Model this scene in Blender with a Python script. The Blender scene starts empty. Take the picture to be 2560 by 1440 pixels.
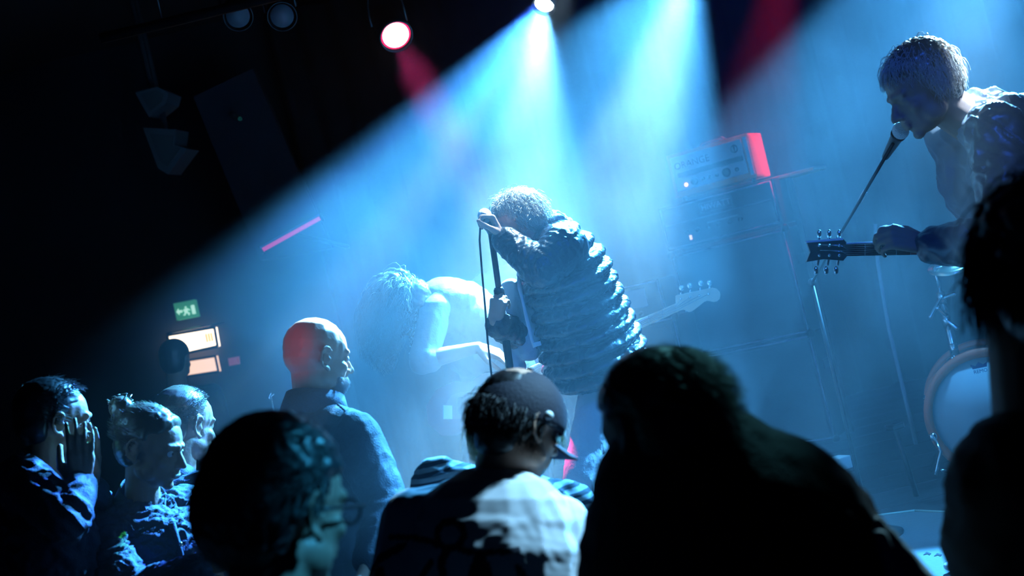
import bpy, bmesh, math, random
import numpy as np
from mathutils import Vector, Matrix, noise
random.seed(7); np.random.seed(7)
SC = bpy.context.scene
COL = SC.collection

# ------------------------------------------------------------------ camera
FPX = 3200.0                                    # focal length in pixels of the 2560 px wide frame
ROLL = math.radians(13.5); PITCH = math.radians(1.0)
CAM = Vector((0, 0, 1.65))
_F = Vector((0, math.cos(PITCH), math.sin(PITCH)))
_R0 = Vector((1, 0, 0)); _U0 = _R0.cross(_F).normalized()
IX = (math.cos(ROLL)*_R0 - math.sin(ROLL)*_U0).normalized()     # image right in the world
IY = (math.sin(ROLL)*_R0 + math.cos(ROLL)*_U0).normalized()     # image up in the world
def P(px, py, d):
    """world point seen at pixel (px, py) at depth d metres"""
    return CAM + _F*d + IX*((px-1280)/FPX*d) - IY*((py-720)/FPX*d)
cam_data = bpy.data.cameras.new('camera'); cam = bpy.data.objects.new('camera', cam_data); COL.objects.link(cam)
cam_data.sensor_width = 36.0; cam_data.lens = FPX/2560*36.0
cam_data.clip_start = 0.05; cam_data.clip_end = 100
M = Matrix((IX, IY, -_F)).transposed().to_4x4(); M.translation = CAM
cam.matrix_world = M
cam_data.dof.use_dof = True; cam_data.dof.focus_distance = 4.6; cam_data.dof.aperture_fstop = 2.8
SC.camera = cam

# ------------------------------------------------------------------ world, exposure, render quality of the haze
w = bpy.data.worlds.new('world'); SC.world = w; w.use_nodes = True
w.node_tree.nodes['Background'].inputs[0].default_value = (0.004, 0.008, 1.0, 1)
w.node_tree.nodes['Background'].inputs[1].default_value = 0.007
SC.view_settings.view_transform = 'Standard'; SC.view_settings.look = 'None'
SC.view_settings.exposure = 0.0; SC.view_settings.gamma = 1.0; SC.view_settings.use_curve_mapping = False
cy = SC.cycles
cy.use_denoising = True; cy.max_bounces = 4; cy.diffuse_bounces = 2; cy.glossy_bounces = 2
cy.transmission_bounces = 2; cy.volume_bounces = 0; cy.transparent_max_bounces = 8
cy.volume_step_rate = 1.5; cy.volume_max_steps = 96; cy.caustics_reflective = False; cy.caustics_refractive = False
cy.sample_clamp_indirect = 3.0

# ------------------------------------------------------------------ stage lamps (light sources)
def spot(name, loc, dirv, half_deg, power, color, blend=0.08, radius=0.04):
    l = bpy.data.lights.new(name, 'SPOT'); l.energy = power; l.color = color
    l.spot_size = math.radians(2*half_deg); l.spot_blend = blend; l.shadow_soft_size = radius
    o = bpy.data.objects.new(name, l); COL.objects.link(o)
    o.rotation_euler = dirv.to_track_quat('-Z', 'Y').to_euler(); o.location = loc
    return o
def edge_axis(apex, pa, pb, theta):
    """axis and half angle of the cone from apex whose silhouette runs through pixels pa and pb,
    its axis turned theta degrees away from the line lamp -> camera"""
    L = (apex - CAM).normalized()
    a = P(*pa, 5.0) - CAM; b = P(*pb, 5.0) - CAM
    na = L.cross(a).normalized(); nb = L.cross(b).normalized()
    if na.dot(b) < 0: na = -na
    if nb.dot(a) < 0: nb = -nb
    m = (na + nb); k = na.dot(m.normalized()); m.normalize()
    s = math.sin(math.radians(theta)); c = math.cos(math.radians(theta))
    ax = (m*s - L*c).normalized()
    return ax, math.degrees(math.asin(s*k))
CYAN = (0.07, 0.44, 1.0); CORE = (0.36, 0.75, 1.0)
LAMP1 = P(1358, 18, 5.9)
ax1, h1 = edge_axis(LAMP1, (600, 560), (1560, 720), 45)
spot('beam_lamp_light', LAMP1, ax1, h1, 4700, CYAN, 0.05, 0.045)
ax1c, h1c = edge_axis(LAMP1, (1090, 560), (1490, 560), 45)
spot('beam_core_light', LAMP1, ax1c, h1c, 8500, CORE, 1.0, 0.045)
LAMP2 = P(1735, -135, 5.9)
ax2, h2 = edge_axis(LAMP2, (1400, 75), (1890, 950), 45)
spot('beam_lamp_light', LAMP2, ax2, h2, 4600, CYAN, 0.06, 0.045)
ax2c, h2c = edge_axis(LAMP2, (1540, 160), (1740, 250), 50)
spot('beam_core_light', LAMP2, ax2c, h2c, 7000, CORE, 0.9, 0.045)
LAMP3 = P(2480, -413, 5.5)
ax3, h3 = edge_axis(LAMP3, (1800, 240), (2900, 700), 35)
spot('beam_lamp_light', LAMP3, ax3, h3, 5200, CYAN, 0.12, 0.045)
spot('beam_core_light', LAMP3, (P(2400, 160, 3.86)-LAMP3).normalized(), 5.5, 3000, CORE, 0.8, 0.045)  # added narrow spot to brighten the guitarist's hair, not a beam core
spot('beam_lamp_light', P(2450, -300, 5.6), (P(2400, 1000, 5.3)-P(2450, -300, 5.6)).normalized(), 14, 260, CYAN, 0.3, 0.045)  # added spot that lights drums and mat, no lamp of its own
REDL = P(993, 95, 5.9)
REDT = P(1180, 440, 5.4)
spot('red_lamp_light', REDL, (REDT-REDL).normalized(), 6.0, 3600, (1.0, 0.06, 0.32), 0.7, 0.09)
RED2 = P(1985, -260, 7.75)
spot('red_lamp_light', RED2, (P(1880, 400, 7.95)-RED2).normalized(), 14, 520, (1.0, 0.01, 0.10), 0.7, 0.05)
for n, a, h in (('1', ax1, h1), ('2', ax2, h2), ('3', ax3, h3)): print('BEAM', n, a, h)
# lamps for the crowd: blue and green from the bar on the left group, red on the bald head, added white, teal and cyan fill from the right,
# plus an added dim blue front fill and added top and rim spots
def aim(name, a, b, half, power, col, blend=.3, radius=.05): return spot(name, a, (b-a).normalized(), half, power, col, blend, radius)
aim('blue_side_light', P(1352, 10, 5.6), P(330, 1180, 3.75), 7, 4500, (.03, .12, 1.0), .3, .03)
aim('green_side_light', P(1300, 110, 6.1), P(310, 1170, 3.75), 5.5, 2000, (.06, 1.0, .12), .3, .02)
aim('red_house_light', P(-200, 250, 2.1), P(735, 880, 3.75), 3.6, 20, (1.0, .03, .06), .5, .03)
aim('white_fill_light', P(2250, -300, 3.05), P(1390, 1150, 2.72), 10, 420, (.30, .68, 1.0), .4, .05)  # added fill for the capped man's shoulder, where the beams fall short
aim('teal_fill_light', P(2100, -500, 2.9), P(1720, 960, 2.0), 7, 80, (.12, .52, .62), .4, .05)  # added spot to put teal highlights on the big man's hair
aim('cyan_fill_light', P(2450, -450, 2.1), P(835, 1300, 1.9), 5.0, 210, (.04, .48, 1.0), .4, .05)  # added spot to light the near person's cheek
spot('blue_fill_light', Vector((1.2, .4, 3.9)), Vector((.5, 6.0, -2.6)), 24, 260, (.02, .13, 1.0), .6, .12)  # added front fill for drums, amplifiers and backs
aim('top_fill_light', P(2620, -480, 3.6), P(2410, 200, 3.88), 8, 620, (.45, .75, 1.0), .5, .05)  # added spot for highlights on the guitarist's hair and shoulder
aim('top_fill_light', P(1430, -140, 4.95), P(1270, 600, 4.65), 8, 520, (.50, .80, 1.0), .5, .05)  # added overhead spot for highlights on the singer's hair, hand and sleeve
aim('rim_fill_light', P(1350, 60, 5.6), P(800, 840, 3.75), 3.4, 4200, (.50, .80, 1.0), .5, .04)  # added narrow spot that whitens the top of the bald head
# ------------------------------------------------------------------ helpers
def V(a, b, c=0.0):
    """direction: a to the right, b down, c away, as the camera holds them"""
    return (IX*a - IY*b + _F*c)
def G(px, py, z):
    """point at height z on the line through pixel (px, py)"""
    r = P(px, py, 1.0) - CAM
    return CAM + r*((z - CAM.z)/r.z)
def srgb(r, g, b): return tuple(((c/255)/12.92 if c/255 <= .04045 else ((c/255+.055)/1.055)**2.4) for c in (r, g, b))
MATS = {}
def mat(name, col, rough=0.6, metal=0.0, emit=None, estr=1.0, spec=0.5, bump=0.0, bscale=60, vary=0.0, sheen=0.0, aniso=False):
    if name in MATS: return MATS[name]
    m = bpy.data.materials.new(name); m.use_nodes = True; nt = m.node_tree; b = nt.nodes['Principled BSDF']
    b.inputs['Base Color'].default_value = (*col, 1); b.inputs['Roughness'].default_value = rough
    b.inputs['Metallic'].default_value = metal; b.inputs['Specular IOR Level'].default_value = spec
    if sheen: b.inputs['Sheen Weight'].default_value = sheen
    if emit: b.inputs['Emission Color'].default_value = (*emit, 1); b.inputs['Emission Strength'].default_value = estr
    if bump or vary:
        tc = nt.nodes.new('ShaderNodeTexCoord'); nz = nt.nodes.new('ShaderNodeTexNoise')
        nz.inputs['Scale'].default_value = bscale; nz.inputs['Detail'].default_value = 4
        nt.links.new(tc.outputs['Object'], nz.inputs['Vector'])
        if bump:
            bp = nt.nodes.new('ShaderNodeBump'); bp.inputs['Strength'].default_value = bump; bp.inputs['Distance'].default_value = 0.01
            nt.links.new(nz.outputs['Fac'], bp.inputs['Height']); nt.links.new(bp.outputs[0], b.inputs['Normal'])
        if vary:
            mx = nt.nodes.new('ShaderNodeMix'); mx.data_type = 'RGBA'
            mx.inputs[6].default_value = tuple(c*(1-vary) for c in col)+(1,); mx.inputs[7].default_value = tuple(min(1, c*(1+vary)) for c in col)+(1,)
            nt.links.new(nz.outputs['Fac'], mx.inputs[0]); nt.links.new(mx.outputs[2], b.inputs['Base Color'])
    MATS[name] = m; return m

class MB:
    """collects shapes that become one mesh object"""
    def __init__(s): s.v = []; s.f = []
    def add(s, vs, fs):
        n = len(s.v); s.v += [tuple(v) for v in vs]; s.f += [tuple(i+n for i in f) for f in fs]; return s
    def box(s, c, half, R=None):
        c = Vector(c); R = R or Matrix.Identity(3)
        vs = [c + R@Vector((sx*half[0], sy*half[1], sz*half[2])) for sx in (-1, 1) for sy in (-1, 1) for sz in (-1, 1)]
        return s.add(vs, [(0,1,3,2),(4,6,7,5),(0,4,5,1),(2,3,7,6),(0,2,6,4),(1,5,7,3)])
    def bbox(s, c, half, R=None, bev=0.01):
        """box with chamfered edges"""
        c = Vector(c); R = R or Matrix.Identity(3)
        bm = bmesh.new(); bmesh.ops.create_cube(bm, size=2.0)
        for v in bm.verts: v.co = Vector((v.co.x*half[0], v.co.y*half[1], v.co.z*half[2]))
        bmesh.ops.bevel(bm, geom=bm.edges[:], offset=bev, segments=2, affect='EDGES', profile=0.7)
        bm.verts.index_update()
        s.add([c + R@v.co for v in bm.verts], [[v.index for v in f.verts] for f in bm.faces]); bm.free(); return s
    def tube(s, pts, rs, seg=10, caps=True):
        pts = [Vector(p) for p in pts]
        if not hasattr(rs, '__len__'): rs = [rs]*len(pts)
        vs = []; ref = None
        for i, p in enumerate(pts):
            t = (pts[min(i+1, len(pts)-1)] - pts[max(i-1, 0)])
            if t.length < 1e-9: t = Vector((0, 0, 1))
            t.normalize()
            if ref is None: ref = t.orthogonal().normalized()
            ref = (ref - t*ref.dot(t)).normalized(); b = t.cross(ref)
            for k in range(seg):
                a = 2*math.pi*k/seg; vs.append(p + (ref*math.cos(a) + b*math.sin(a))*rs[i])
        fs = [(i*seg+k, i*seg+(k+1) % seg, (i+1)*seg+(k+1) % seg, (i+1)*seg+k) for i in range(len(pts)-1) for k in range(seg)]
        if caps: fs += [tuple(reversed(range(seg))), tuple((len(pts)-1)*seg+k for k in range(seg))]
        return s.add(vs, fs)
    def lathe(s, c, axis, prof, seg=32, ref=None, ring=False):
        """profile [(height, radius)] turned about axis"""
        c = Vector(c); ax = Vector(axis).normalized(); r = (ref or ax.orthogonal()).normalized(); b = ax.cross(r)
        vs = []
        for h, rad in prof:
            for k in range(seg):
                a = 2*math.pi*k/seg; vs.append(c + ax*h + (r*math.cos(a)+b*math.sin(a))*max(rad, 1e-4))
        fs = [(i*seg+k, i*seg+(k+1) % seg, (i+1)*seg+(k+1) % seg, (i+1)*seg+k) for i in range(len(prof)-1) for k in range(seg)]
        n = len(prof)-1
        if ring: fs += [(n*seg+k, n*seg+(k+1) % seg, (k+1) % seg, k) for k in range(seg)]
        else: fs += [tuple(reversed(range(seg))), tuple(n*seg+k for k in range(seg))]
        return s.add(vs, fs)
    def prism(s, pts, dv):
        """flat outline pushed along dv"""
        pts = [Vector(p) for p in pts]; n = len(pts); dv = Vector(dv)
        fs = [tuple(range(n)), tuple(reversed(range(n, 2*n)))] + [(i, (i+1) % n, n+(i+1) % n, n+i) for i in range(n)]
        return s.add(pts+[p+dv for p in pts], fs)
    def ell(s, c, r, R=None, seg=16, ring=9):
        c = Vector(c); R = R or Matrix.Identity(3); vs = [c + R@Vector((0, 0, r[2]))]
        for i in range(1, ring):
            th = math.pi*i/ring
            for k in range(seg):
                a = 2*math.pi*k/seg
                vs.append(c + R@Vector((r[0]*math.sin(th)*math.cos(a), r[1]*math.sin(th)*math.sin(a), r[2]*math.cos(th))))
        vs.append(c - R@Vector((0, 0, r[2]))); fs = []
        for k in range(seg): fs.append((0, 1+k, 1+(k+1) % seg))
        for i in range(ring-2):
            for k in range(seg): fs.append((1+i*seg+k, 1+(i+1)*seg+k, 1+(i+1)*seg+(k+1) % seg, 1+i*seg+(k+1) % seg))
        last = len(vs)-1; o = 1+(ring-2)*seg
        for k in range(seg): fs.append((o+k, last, o+(k+1) % seg))
        return s.add(vs, fs)
    def cap(s, p0, r0, p1, r1, seg=14):
        """tapering limb with round ends"""
        p0 = Vector(p0); p1 = Vector(p1); t = (p1-p0)
        if t.length < 1e-6: return s.ell(p0, (r0,)*3)
        t = t.normalized(); pts = []; rs = []
        for a in (80, 60, 40, 20, 0): pts.append(p0 - t*r0*math.sin(math.radians(a))); rs.append(r0*math.cos(math.radians(a)))
        for a in (0, 20, 40, 60, 80): pts.append(p1 + t*r1*math.sin(math.radians(a))); rs.append(r1*math.cos(math.radians(a)))
        return s.tube(pts, rs, seg)
    def obj(s, name, m, parent=None, smooth=True, auto=None):
        me = bpy.data.meshes.new(name); me.from_pydata(s.v, [], s.f); me.update()
        bm = bmesh.new(); bm.from_mesh(me); bmesh.ops.recalc_face_normals(bm, faces=bm.faces); bm.to_mesh(me); bm.free()
        return link(name, me, m, parent, smooth)
    def blob(s, name, m, parent=None, voxel=0.007, it=3, fn=None):
        """all shapes grown together into ONE continuous skin"""
        me = bpy.data.meshes.new('tmp'); me.from_pydata(s.v, [], s.f); me.update()
        bm = bmesh.new(); bm.from_mesh(me); bmesh.ops.recalc_face_normals(bm, faces=bm.faces); bm.to_mesh(me); bm.free()
        o = bpy.data.objects.new('tmp', me); COL.objects.link(o)
        r = o.modifiers.new('r', 'REMESH'); r.mode = 'VOXEL'; r.voxel_size = voxel
        if it: q = o.modifiers.new('s', 'SMOOTH'); q.factor = 0.5; q.iterations = it
        dg = bpy.context.evaluated_depsgraph_get(); dg.update()
        me2 = bpy.data.meshes.new_from_object(o.evaluated_get(dg)); bpy.data.objects.remove(o); bpy.data.meshes.remove(me)
        me2.name = name
        if fn:
            n = len(me2.vertices); co = np.empty(n*3, 'f'); me2.vertices.foreach_get('co', co); co = co.reshape(-1, 3).astype(float)
            no = np.empty(n*3, 'f'); me2.vertex_normals.foreach_get('vector', no); no = no.reshape(-1, 3).astype(float)
            co = fn(co, no, me2)
            me2.vertices.foreach_set('co', co.astype('f').ravel()); me2.update()
        return link(name, me2, m, parent, True)
def link(name, me, m, parent=None, smooth=True):
    o = bpy.data.objects.new(name, me); COL.objects.link(o)
    if m:
        for x in (m if isinstance(m, (list, tuple)) else [m]): me.materials.append(x)
    me.polygons.foreach_set('use_smooth', [smooth]*len(me.polygons))
    if parent is not None:
        o.parent = parent; me.transform(Matrix.Translation(-PLOC(parent)))
    return o
def PLOC(p):
    l = Vector((0, 0, 0))
    while p is not None: l = l + p.location; p = p.parent
    return l
def tag(o, label=None, cat=None, group=None, kind=None):
    if label: o['label'] = label
    if cat: o['category'] = cat
    if group: o['group'] = group
    if kind: o['kind'] = kind
    return o
def thing(name, loc, label, cat, group=None):
    o = bpy.data.objects.new(name, None); COL.objects.link(o); o.location = Vector(loc); o.empty_display_size = 0.1
    return tag(o, label, cat, group)
def frame(f, u):
    """matrix whose columns are left side, forward, up"""
    f = Vector(f).normalized(); u = Vector(u); u = (u - f*u.dot(f)).normalized(); s = u.cross(f)
    return Matrix((s, f, u)).transposed()

# folds in cloth: numpy noise from turned sine waves
def waves(co, scale, seed, sharp=1.0, stretch=None):
    rs = np.random.RandomState(seed); q = co.copy()
    if stretch is not None:
        d = np.array(stretch[0]); d = d/np.linalg.norm(d); q = q - np.outer(q@d, d)*(1-1/stretch[1])
    q = q*scale; out = np.zeros(len(q))
    wp = np.stack([np.sin(q@rs.normal(size=3)*0.9 + rs.rand()*6.3) for _ in range(3)], 1)*0.7
    q = q + wp
    for i in range(6):
        k = rs.normal(size=3); k = k/np.linalg.norm(k)*(1+0.45*i)
        out += np.sin(q@k*2.2 + rs.rand()*6.3)/(1+0.5*i)
    out = out/3.2
    if sharp != 1.0: out = np.sign(out)*np.abs(out)**sharp
    return out
def folds(amp, scale, seed=1, stretch=None, ridge=True):
    def fn(co, no, me):
        n = waves(co, scale, seed, 1.0, stretch)
        if ridge: n = 1-2*np.abs(n)**0.8
        n2 = waves(co, scale*2.6, seed+5)
        return co + no*(amp*(n*0.8+0.3*n2))[:, None]
    return fn

# ------------------------------------------------------------------ people
def head(B, c, R, k=1.0, beard=0.0, ear=1):
    s, f, u = R.col[0], R.col[1], R.col[2]
    def W(a, b, d): return c + (s*a + f*b + u*d)*k
    def E(a, b, d, r): B.ell(W(a, b, d), (r[0]*k, r[1]*k, r[2]*k), R)
    E(0, -.012, .032, (.076, .096, .084)); E(0, -.03, .005, (.068, .075, .07)); E(0, .030, .03, (.064, .058, .066))
    E(0, .030, -.030, (.060, .062, .078)); E(0, .040, -.072, (.046, .047, .036)); E(0, .074, -.098, (.020, .016, .015))
    for q in (-1, 1):
        E(q*.040, .062, -.026, (.020, .018, .018)); E(q*.048, .02, -.062, (.016, .036, .028))
        B.cap(W(q*.010, .091, .020), .009*k, W(q*.045, .074, .020), .008*k)
        E(q*.031, .073, .0, (.014, .012, .010)); E(q*.012, .098, -.036, (.009, .010, .008))
        if ear:                                        # ear: plate, rim, lobe
            E(q*.076, -.010, -.008, (.006, .014, .026)); pts = []
            for i in range(9):
                t = math.radians(-60+250*i/8); pts.append(W(q*(.085+.004*math.sin(t)), -.012-.019*math.sin(t)*1.0, -.002+.030*math.cos(t)))
            B.tube(pts, .0052*k, 8); E(q*.080, -.002, -.036, (.006, .008, .009)); E(q*.080, .002, -.008, (.005, .005, .009))
    B.cap(W(0, .089, .004), .008*k, W(0, .112, -.032), .011*k)
    E(0, .094, -.056, (.022, .009, .006)); E(0, .092, -.069, (.019, .010, .007))
    if beard: E(0, .055, -.090, (.050*beard, .045*beard, .040*beard)); E(0, .09, -.066, (.030, .014, .02))
FLEN = ((.040, .025, .020), (.044, .028, .021), (.040, .026, .020), (.031, .020, .018))
def hand(B, wrist, d, n, side, curl=(20, 25, 15), spread=4, k=1.0, thumb=0.5, r=.0088):
    """wrist, finger direction, palm normal (the way fingers curl), side +1/-1 = where the thumb is"""
    d = Vector(d).normalized(); n = Vector(n); n = (n - d*n.dot(d)).normalized(); a = n.cross(d)*side; w = Vector(wrist)
    for i in range(4):
        off = (.030, .0105, -.0095, -.029)[i]; kn = w + (d*(.088, .092, .087, .078)[i] + a*off)*k
        B.cap(w + a*off*.55*k + d*.012*k, .0150*k, kn, .0112*k)
        ang = math.radians(spread*(1.5-i)); fd = (d*math.cos(ang) + a*math.sin(ang)).normalized(); fn = n; p = kn; rr = r*k*(1, 1, .97, .88)[i]
        for j in range(3):
            cu = math.radians(curl[j] if not hasattr(curl[j], '__len__') else curl[j][i])
            fd, fn = fd*math.cos(cu) + fn*math.sin(cu), fn*math.cos(cu) - fd*math.sin(cu)
            p2 = p + fd*FLEN[i][j]*k; B.cap(p, rr, p2, rr*.93); p = p2; rr *= .93
    t0 = w + (d*.018 + a*.022 + n*.006)*k; t1 = t0 + (d*.62 + a*.62*(1-thumb*.4) + n*.5*thumb).normalized()*.045*k
    t2 = t1 + (d*.85 + a*.25*(1-2*thumb) + n*.6*thumb).normalized()*.033*k; t3 = t2 + (d*.9 - a*.1*thumb + n*.6*thumb).normalized()*.025*k
    B.cap(t0, .017*k, t1, .0125*k); B.cap(t1, .0115*k, t2, .0105*k); B.cap(t2, .0105*k, t3, .0088*k)
def joints(H, hf, hu, bf, floor, k=1.0, lean=None, wide=.185, NB=None, pelvis=None, **kw):
    """H head centre, hf/hu head forward and up, bf body forward, floor height; arms and legs may be given"""
    J = {'H': Vector(H), 'RH': frame(hf, hu), 'k': k}
    hu = J['RH'].col[2]; hfv = J['RH'].col[1]
    J['NB'] = Vector(NB) if NB is not None else J['H'] - hu*.165*k - hfv*.035*k + Vector((0, 0, -.02))
    ln = Vector(lean) if lean is not None else Vector((0, 0, 0))
    J['P'] = Vector(pelvis) if pelvis is not None else J['NB'] - (Vector((0, 0, 1)) + ln).normalized()*.52*k
    up = (J['NB']-J['P']).normalized(); J['RB'] = frame(bf, up) if abs(Vector(bf).normalized().dot(up)) < .98 else frame(V(0, 0, 1), up)
    R = J['RB']; bs, bfw, bu = R.col[0], R.col[1], R.col[2]; J['RB'] = frame(bfw, up); bs = J['RB'].col[0]
    shc = J['NB'] - up*.055*k - bfw*.005
    J['sL'] = kw.get('sL') or shc + bs*wide*k; J['sR'] = kw.get('sR') or shc - bs*wide*k
    dn = Vector((0, 0, -1))
    for q, sg in (('L', 1), ('R', -1)):
        J['e'+q] = Vector(kw['e'+q]) if kw.get('e'+q) is not None else J['s'+q] + dn*.285*k + bs*sg*.035 - bfw*.02
        J['w'+q] = Vector(kw['w'+q]) if kw.get('w'+q) is not None else J['e'+q] + dn*.235*k + bfw*.07
        J['h'+q] = J['P'] + bs*sg*.085*k - Vector((0, 0, .03))
        J['a'+q] = Vector(kw['a'+q]) if kw.get('a'+q) is not None else Vector((J['h'+q].x + bs.x*sg*.04, J['h'+q].y + bs.y*sg*.04, floor+.085))
        J['k'+q] = Vector(kw['k'+q]) if kw.get('k'+q) is not None else (J['h'+q]+J['a'+q])*.5 + bfw*.02
    J['toe'] = Vector((bfw.x, bfw.y, 0)).normalized() if Vector((bfw.x, bfw.y)).length > .1 else Vector((0, -1, 0)); J['floor'] = floor
    return J
def torso(B, J, g=0.0, bulk=1.0, low=True):
    k = J['k']; R = J['RB']; P0, N = J['P'], J['NB']; f = R.col[1]; d = (N-P0)
    c = P0.lerp(N, .62)+f*.0; rr = lambda a, b, c_: ((a*bulk)*k+g, (b*bulk)*k+g, c_*k+g)
    B.ell(P0.lerp(N, .05), rr(.160, .112, .125), R); B.ell(P0.lerp(N, .34), rr(.142, .102, .150), R)
    B.ell(P0.lerp(N, .66)-f*.012, rr(.162, .118, .165), R); B.ell(P0.lerp(N, .80)-f*.025, rr(.150, .095, .12), R)
    for q in 'LR':
        B.cap(N - d.normalized()*.035, .050*k+g, J['s'+q], .050*k+g); B.cap(P0.lerp(N, .72)+(J['s'+q]-N)*.45, .075*k+g, J['s'+q]-d.normalized()*.015, .052*k+g)
def arm(B, J, q, g=0.0, to=1.0, bulk=1.0):
    k = J['k']; s, e, w_ = J['s'+q], J['e'+q], J['w'+q]
    B.cap(s, .052*k*bulk+g, e, .040*k*bulk+g)
    B.cap(e, .040*k*bulk+g, e.lerp(w_, .35*min(1, to/.35)), .039*k*bulk+g)
    if to > .35: B.cap(e.lerp(w_, .35), .039*k*bulk+g, e.lerp(w_, to), (.039-.013*(to-.35)/.65)*k*bulk+g)
def leg(B, J, q, g=0.0, bulk=1.0, foot=False):
    k = J['k']; h, kn, a = J['h'+q], J['k'+q], J['a'+q]
    B.cap(h, .085*k*bulk+g, kn, .058*k*bulk+g); B.cap(kn, .056*k*bulk+g, kn.lerp(a, .35), .054*k*bulk+g); B.cap(kn.lerp(a, .35), .054*k*bulk+g, a, .038*k*bulk+g)
def build_person(label, J, skin, top=None, bottom=None, shoes=None, voxel=.007, hands=(None, None), beard=0, hair=None, ear=1,
                 tops='long', folds_fn=None, g=.012, bulk=1.0, neck=.056, group=None, top_name='shirt', tvox=None, extra=None, textra=None, to=.97, it=3):
    base = Vector(((J['aL'].x+J['aR'].x)/2, (J['aL'].y+J['aR'].y)/2, J['floor']))
    root = thing('person', base, label, 'person', group)
    B = MB(); head(B, J['H'], J['RH'], J['k'], beard, ear); R = J['RH']
    B.cap(J['H']-R.col[2]*.05-R.col[1]*.02, neck*J['k'], J['NB']-(J['NB']-J['P']).normalized()*.03, (neck+.006)*J['k'])
    torso(B, J, -.012, bulk)
    for q, hd in zip('LR', hands):
        arm(B, J, q, -.004); leg(B, J, q, -.004)
        B.cap(J['a'+q], .036, J['a'+q]+J['toe']*.13-Vector((0, 0, .04)), .03)
        if hd is None: hd = dict(d=(J['w'+q]-J['e'+q]), n=J['RB'].col[0]*(-1 if q == 'L' else 1), side=(1 if q == 'L' else -1))
        hd = dict(hd); hk = hd.pop('k', J['k']*.98); hand(B, J['w'+q], k=hk, **hd)
    if extra: extra(B)
    body = B.blob('body', skin, root, voxel, it)
    if top:
        T = MB(); torso(T, J, g, bulk)
        for q in 'LR': arm(T, J, q, g, to if tops == 'long' else .0 if tops == 'short' else to)
        if textra: textra(T)
        T.blob(top_name, top, root, tvox or voxel*1.2, 2, folds_fn)
    Bt = MB(); Bt.ell(J['P'], (.165*J['k']+.006, .118*J['k']+.006, .11), J['RB'])
    for q in 'LR': leg(Bt, J, q, .010)
    Bt.blob('trousers', bottom or mat('dark_trousers', srgb(26, 28, 38), .8), root, .012, 2, folds(.005, 22, 3))
    S = MB()
    for q in 'LR':
        a = J['a'+q]; t = J['toe']; z = J['floor']
        S.cap(Vector((a.x, a.y, z+.055)), .052, Vector((a.x, a.y, z+.045))+t*.15, .042)
    S.blob('shoes', shoes or mat('dark_shoes', srgb(20, 20, 24), .6), root, .010, 2)
    return root, body
def carve(J, fn=None, brow=.058, side=True):
    """keeps hair off the face and the ears"""
    c = np.array(J['H']); Rm = np.array(J['RH']); k = J['k']
    def st(x, a, b): t_ = np.clip((x-a)/(b-a), 0, 1); return t_*t_*(3-2*t_)
    def g(co, no, me):
        if fn: co = fn(co, no, me)
        q = (co-c)@Rm/k; x, y, z = q[:, 0], q[:, 1], q[:, 2]
        m = st(y, .012, .034)*(1-st(z, brow-.014, brow))
        if side: m = np.maximum(m, st(np.abs(x), .045, .06)*st(y, -.045, -.025)*(1-st(z, .015, .032)))
        return c + (co-c)*(1-.24*m)[:, None]
    return g
def strands(J, name, m, root, n=1500, length=.09, step=5, rad=.0011, comb=(0, -.3, -1), curl=0.0, region='scalp', seed=3, shell=.004, lift=1.0, grav=.6, spread=.35, lenvar=.5, k=None, kinds=None, cfreq=9, face=False):
    """hair of many thin tapering strands rooted on the scalp"""
    rs = random.Random(seed); R = J['RH']; c = J['H']; k = k or J['k']; B = MB(); s, f, u = R.col[0], R.col[1], R.col[2]
    cg = Vector((0, 0, -1)); made = 0
    while made < n:
        d = Vector((rs.gauss(0, 1), rs.gauss(0, 1), rs.gauss(0, 1))).normalized()
        if region == 'scalp' and not (d.z > -.35 and (d.z > .35+.55*max(0, d.y) or d.y < .12)): continue
        if region == 'nape' and not (d.z < .0 and d.y < .1 and d.z > -.6): continue
        if region == 'all' and d.z < -.4: continue
        if region == 'top' and d.z < .45: continue
        if region == 'low' and not (d.z < .35 and d.y < .25 and d.z > -.6): continue
        if region == 'beard' and not (d.y > .1 and d.z < -.25): continue
        if region != 'beard' and d.y > .32 and d.z < .50 and not face: continue
        made += 1
        if region == 'beard': p = c + R@Vector((d.x*.062, .03+d.y*.062, -.035+d.z*.078))*k
        else: p = c + R@Vector((d.x*(.076+shell), -.012+d.y*(.096+shell), .032+d.z*(.084+shell)))*k
        nrm = (R@d).normalized(); cd = (R@Vector(comb)).normalized()
        v = (nrm*lift + cd*.6 + R@Vector((rs.gauss(0, spread), rs.gauss(0, spread), rs.gauss(0, spread)))).normalized()
        L = length*(1-lenvar*rs.random()); ph = rs.random()*6.3; ax1_ = nrm.orthogonal().normalized(); ax2_ = nrm.cross(ax1_); pts = [p]; q = p
        for j in range(step):
            t = (j+1)/step; v = (v + cd*.28*lift*0 + cd*.35 + cg*grav*t*.8).normalized()
            q = q + v*(L/step); pts.append(q + (ax1_*math.cos(ph+cfreq*t) + ax2_*math.sin(ph+cfreq*t))*curl*t)
        rr = rad*(.7+.6*rs.random()); B.tube(pts, [rr*(1-.75*(i/step)) for i in range(step+1)], 3, False)
    return B.obj(name, m, root, True)
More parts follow.
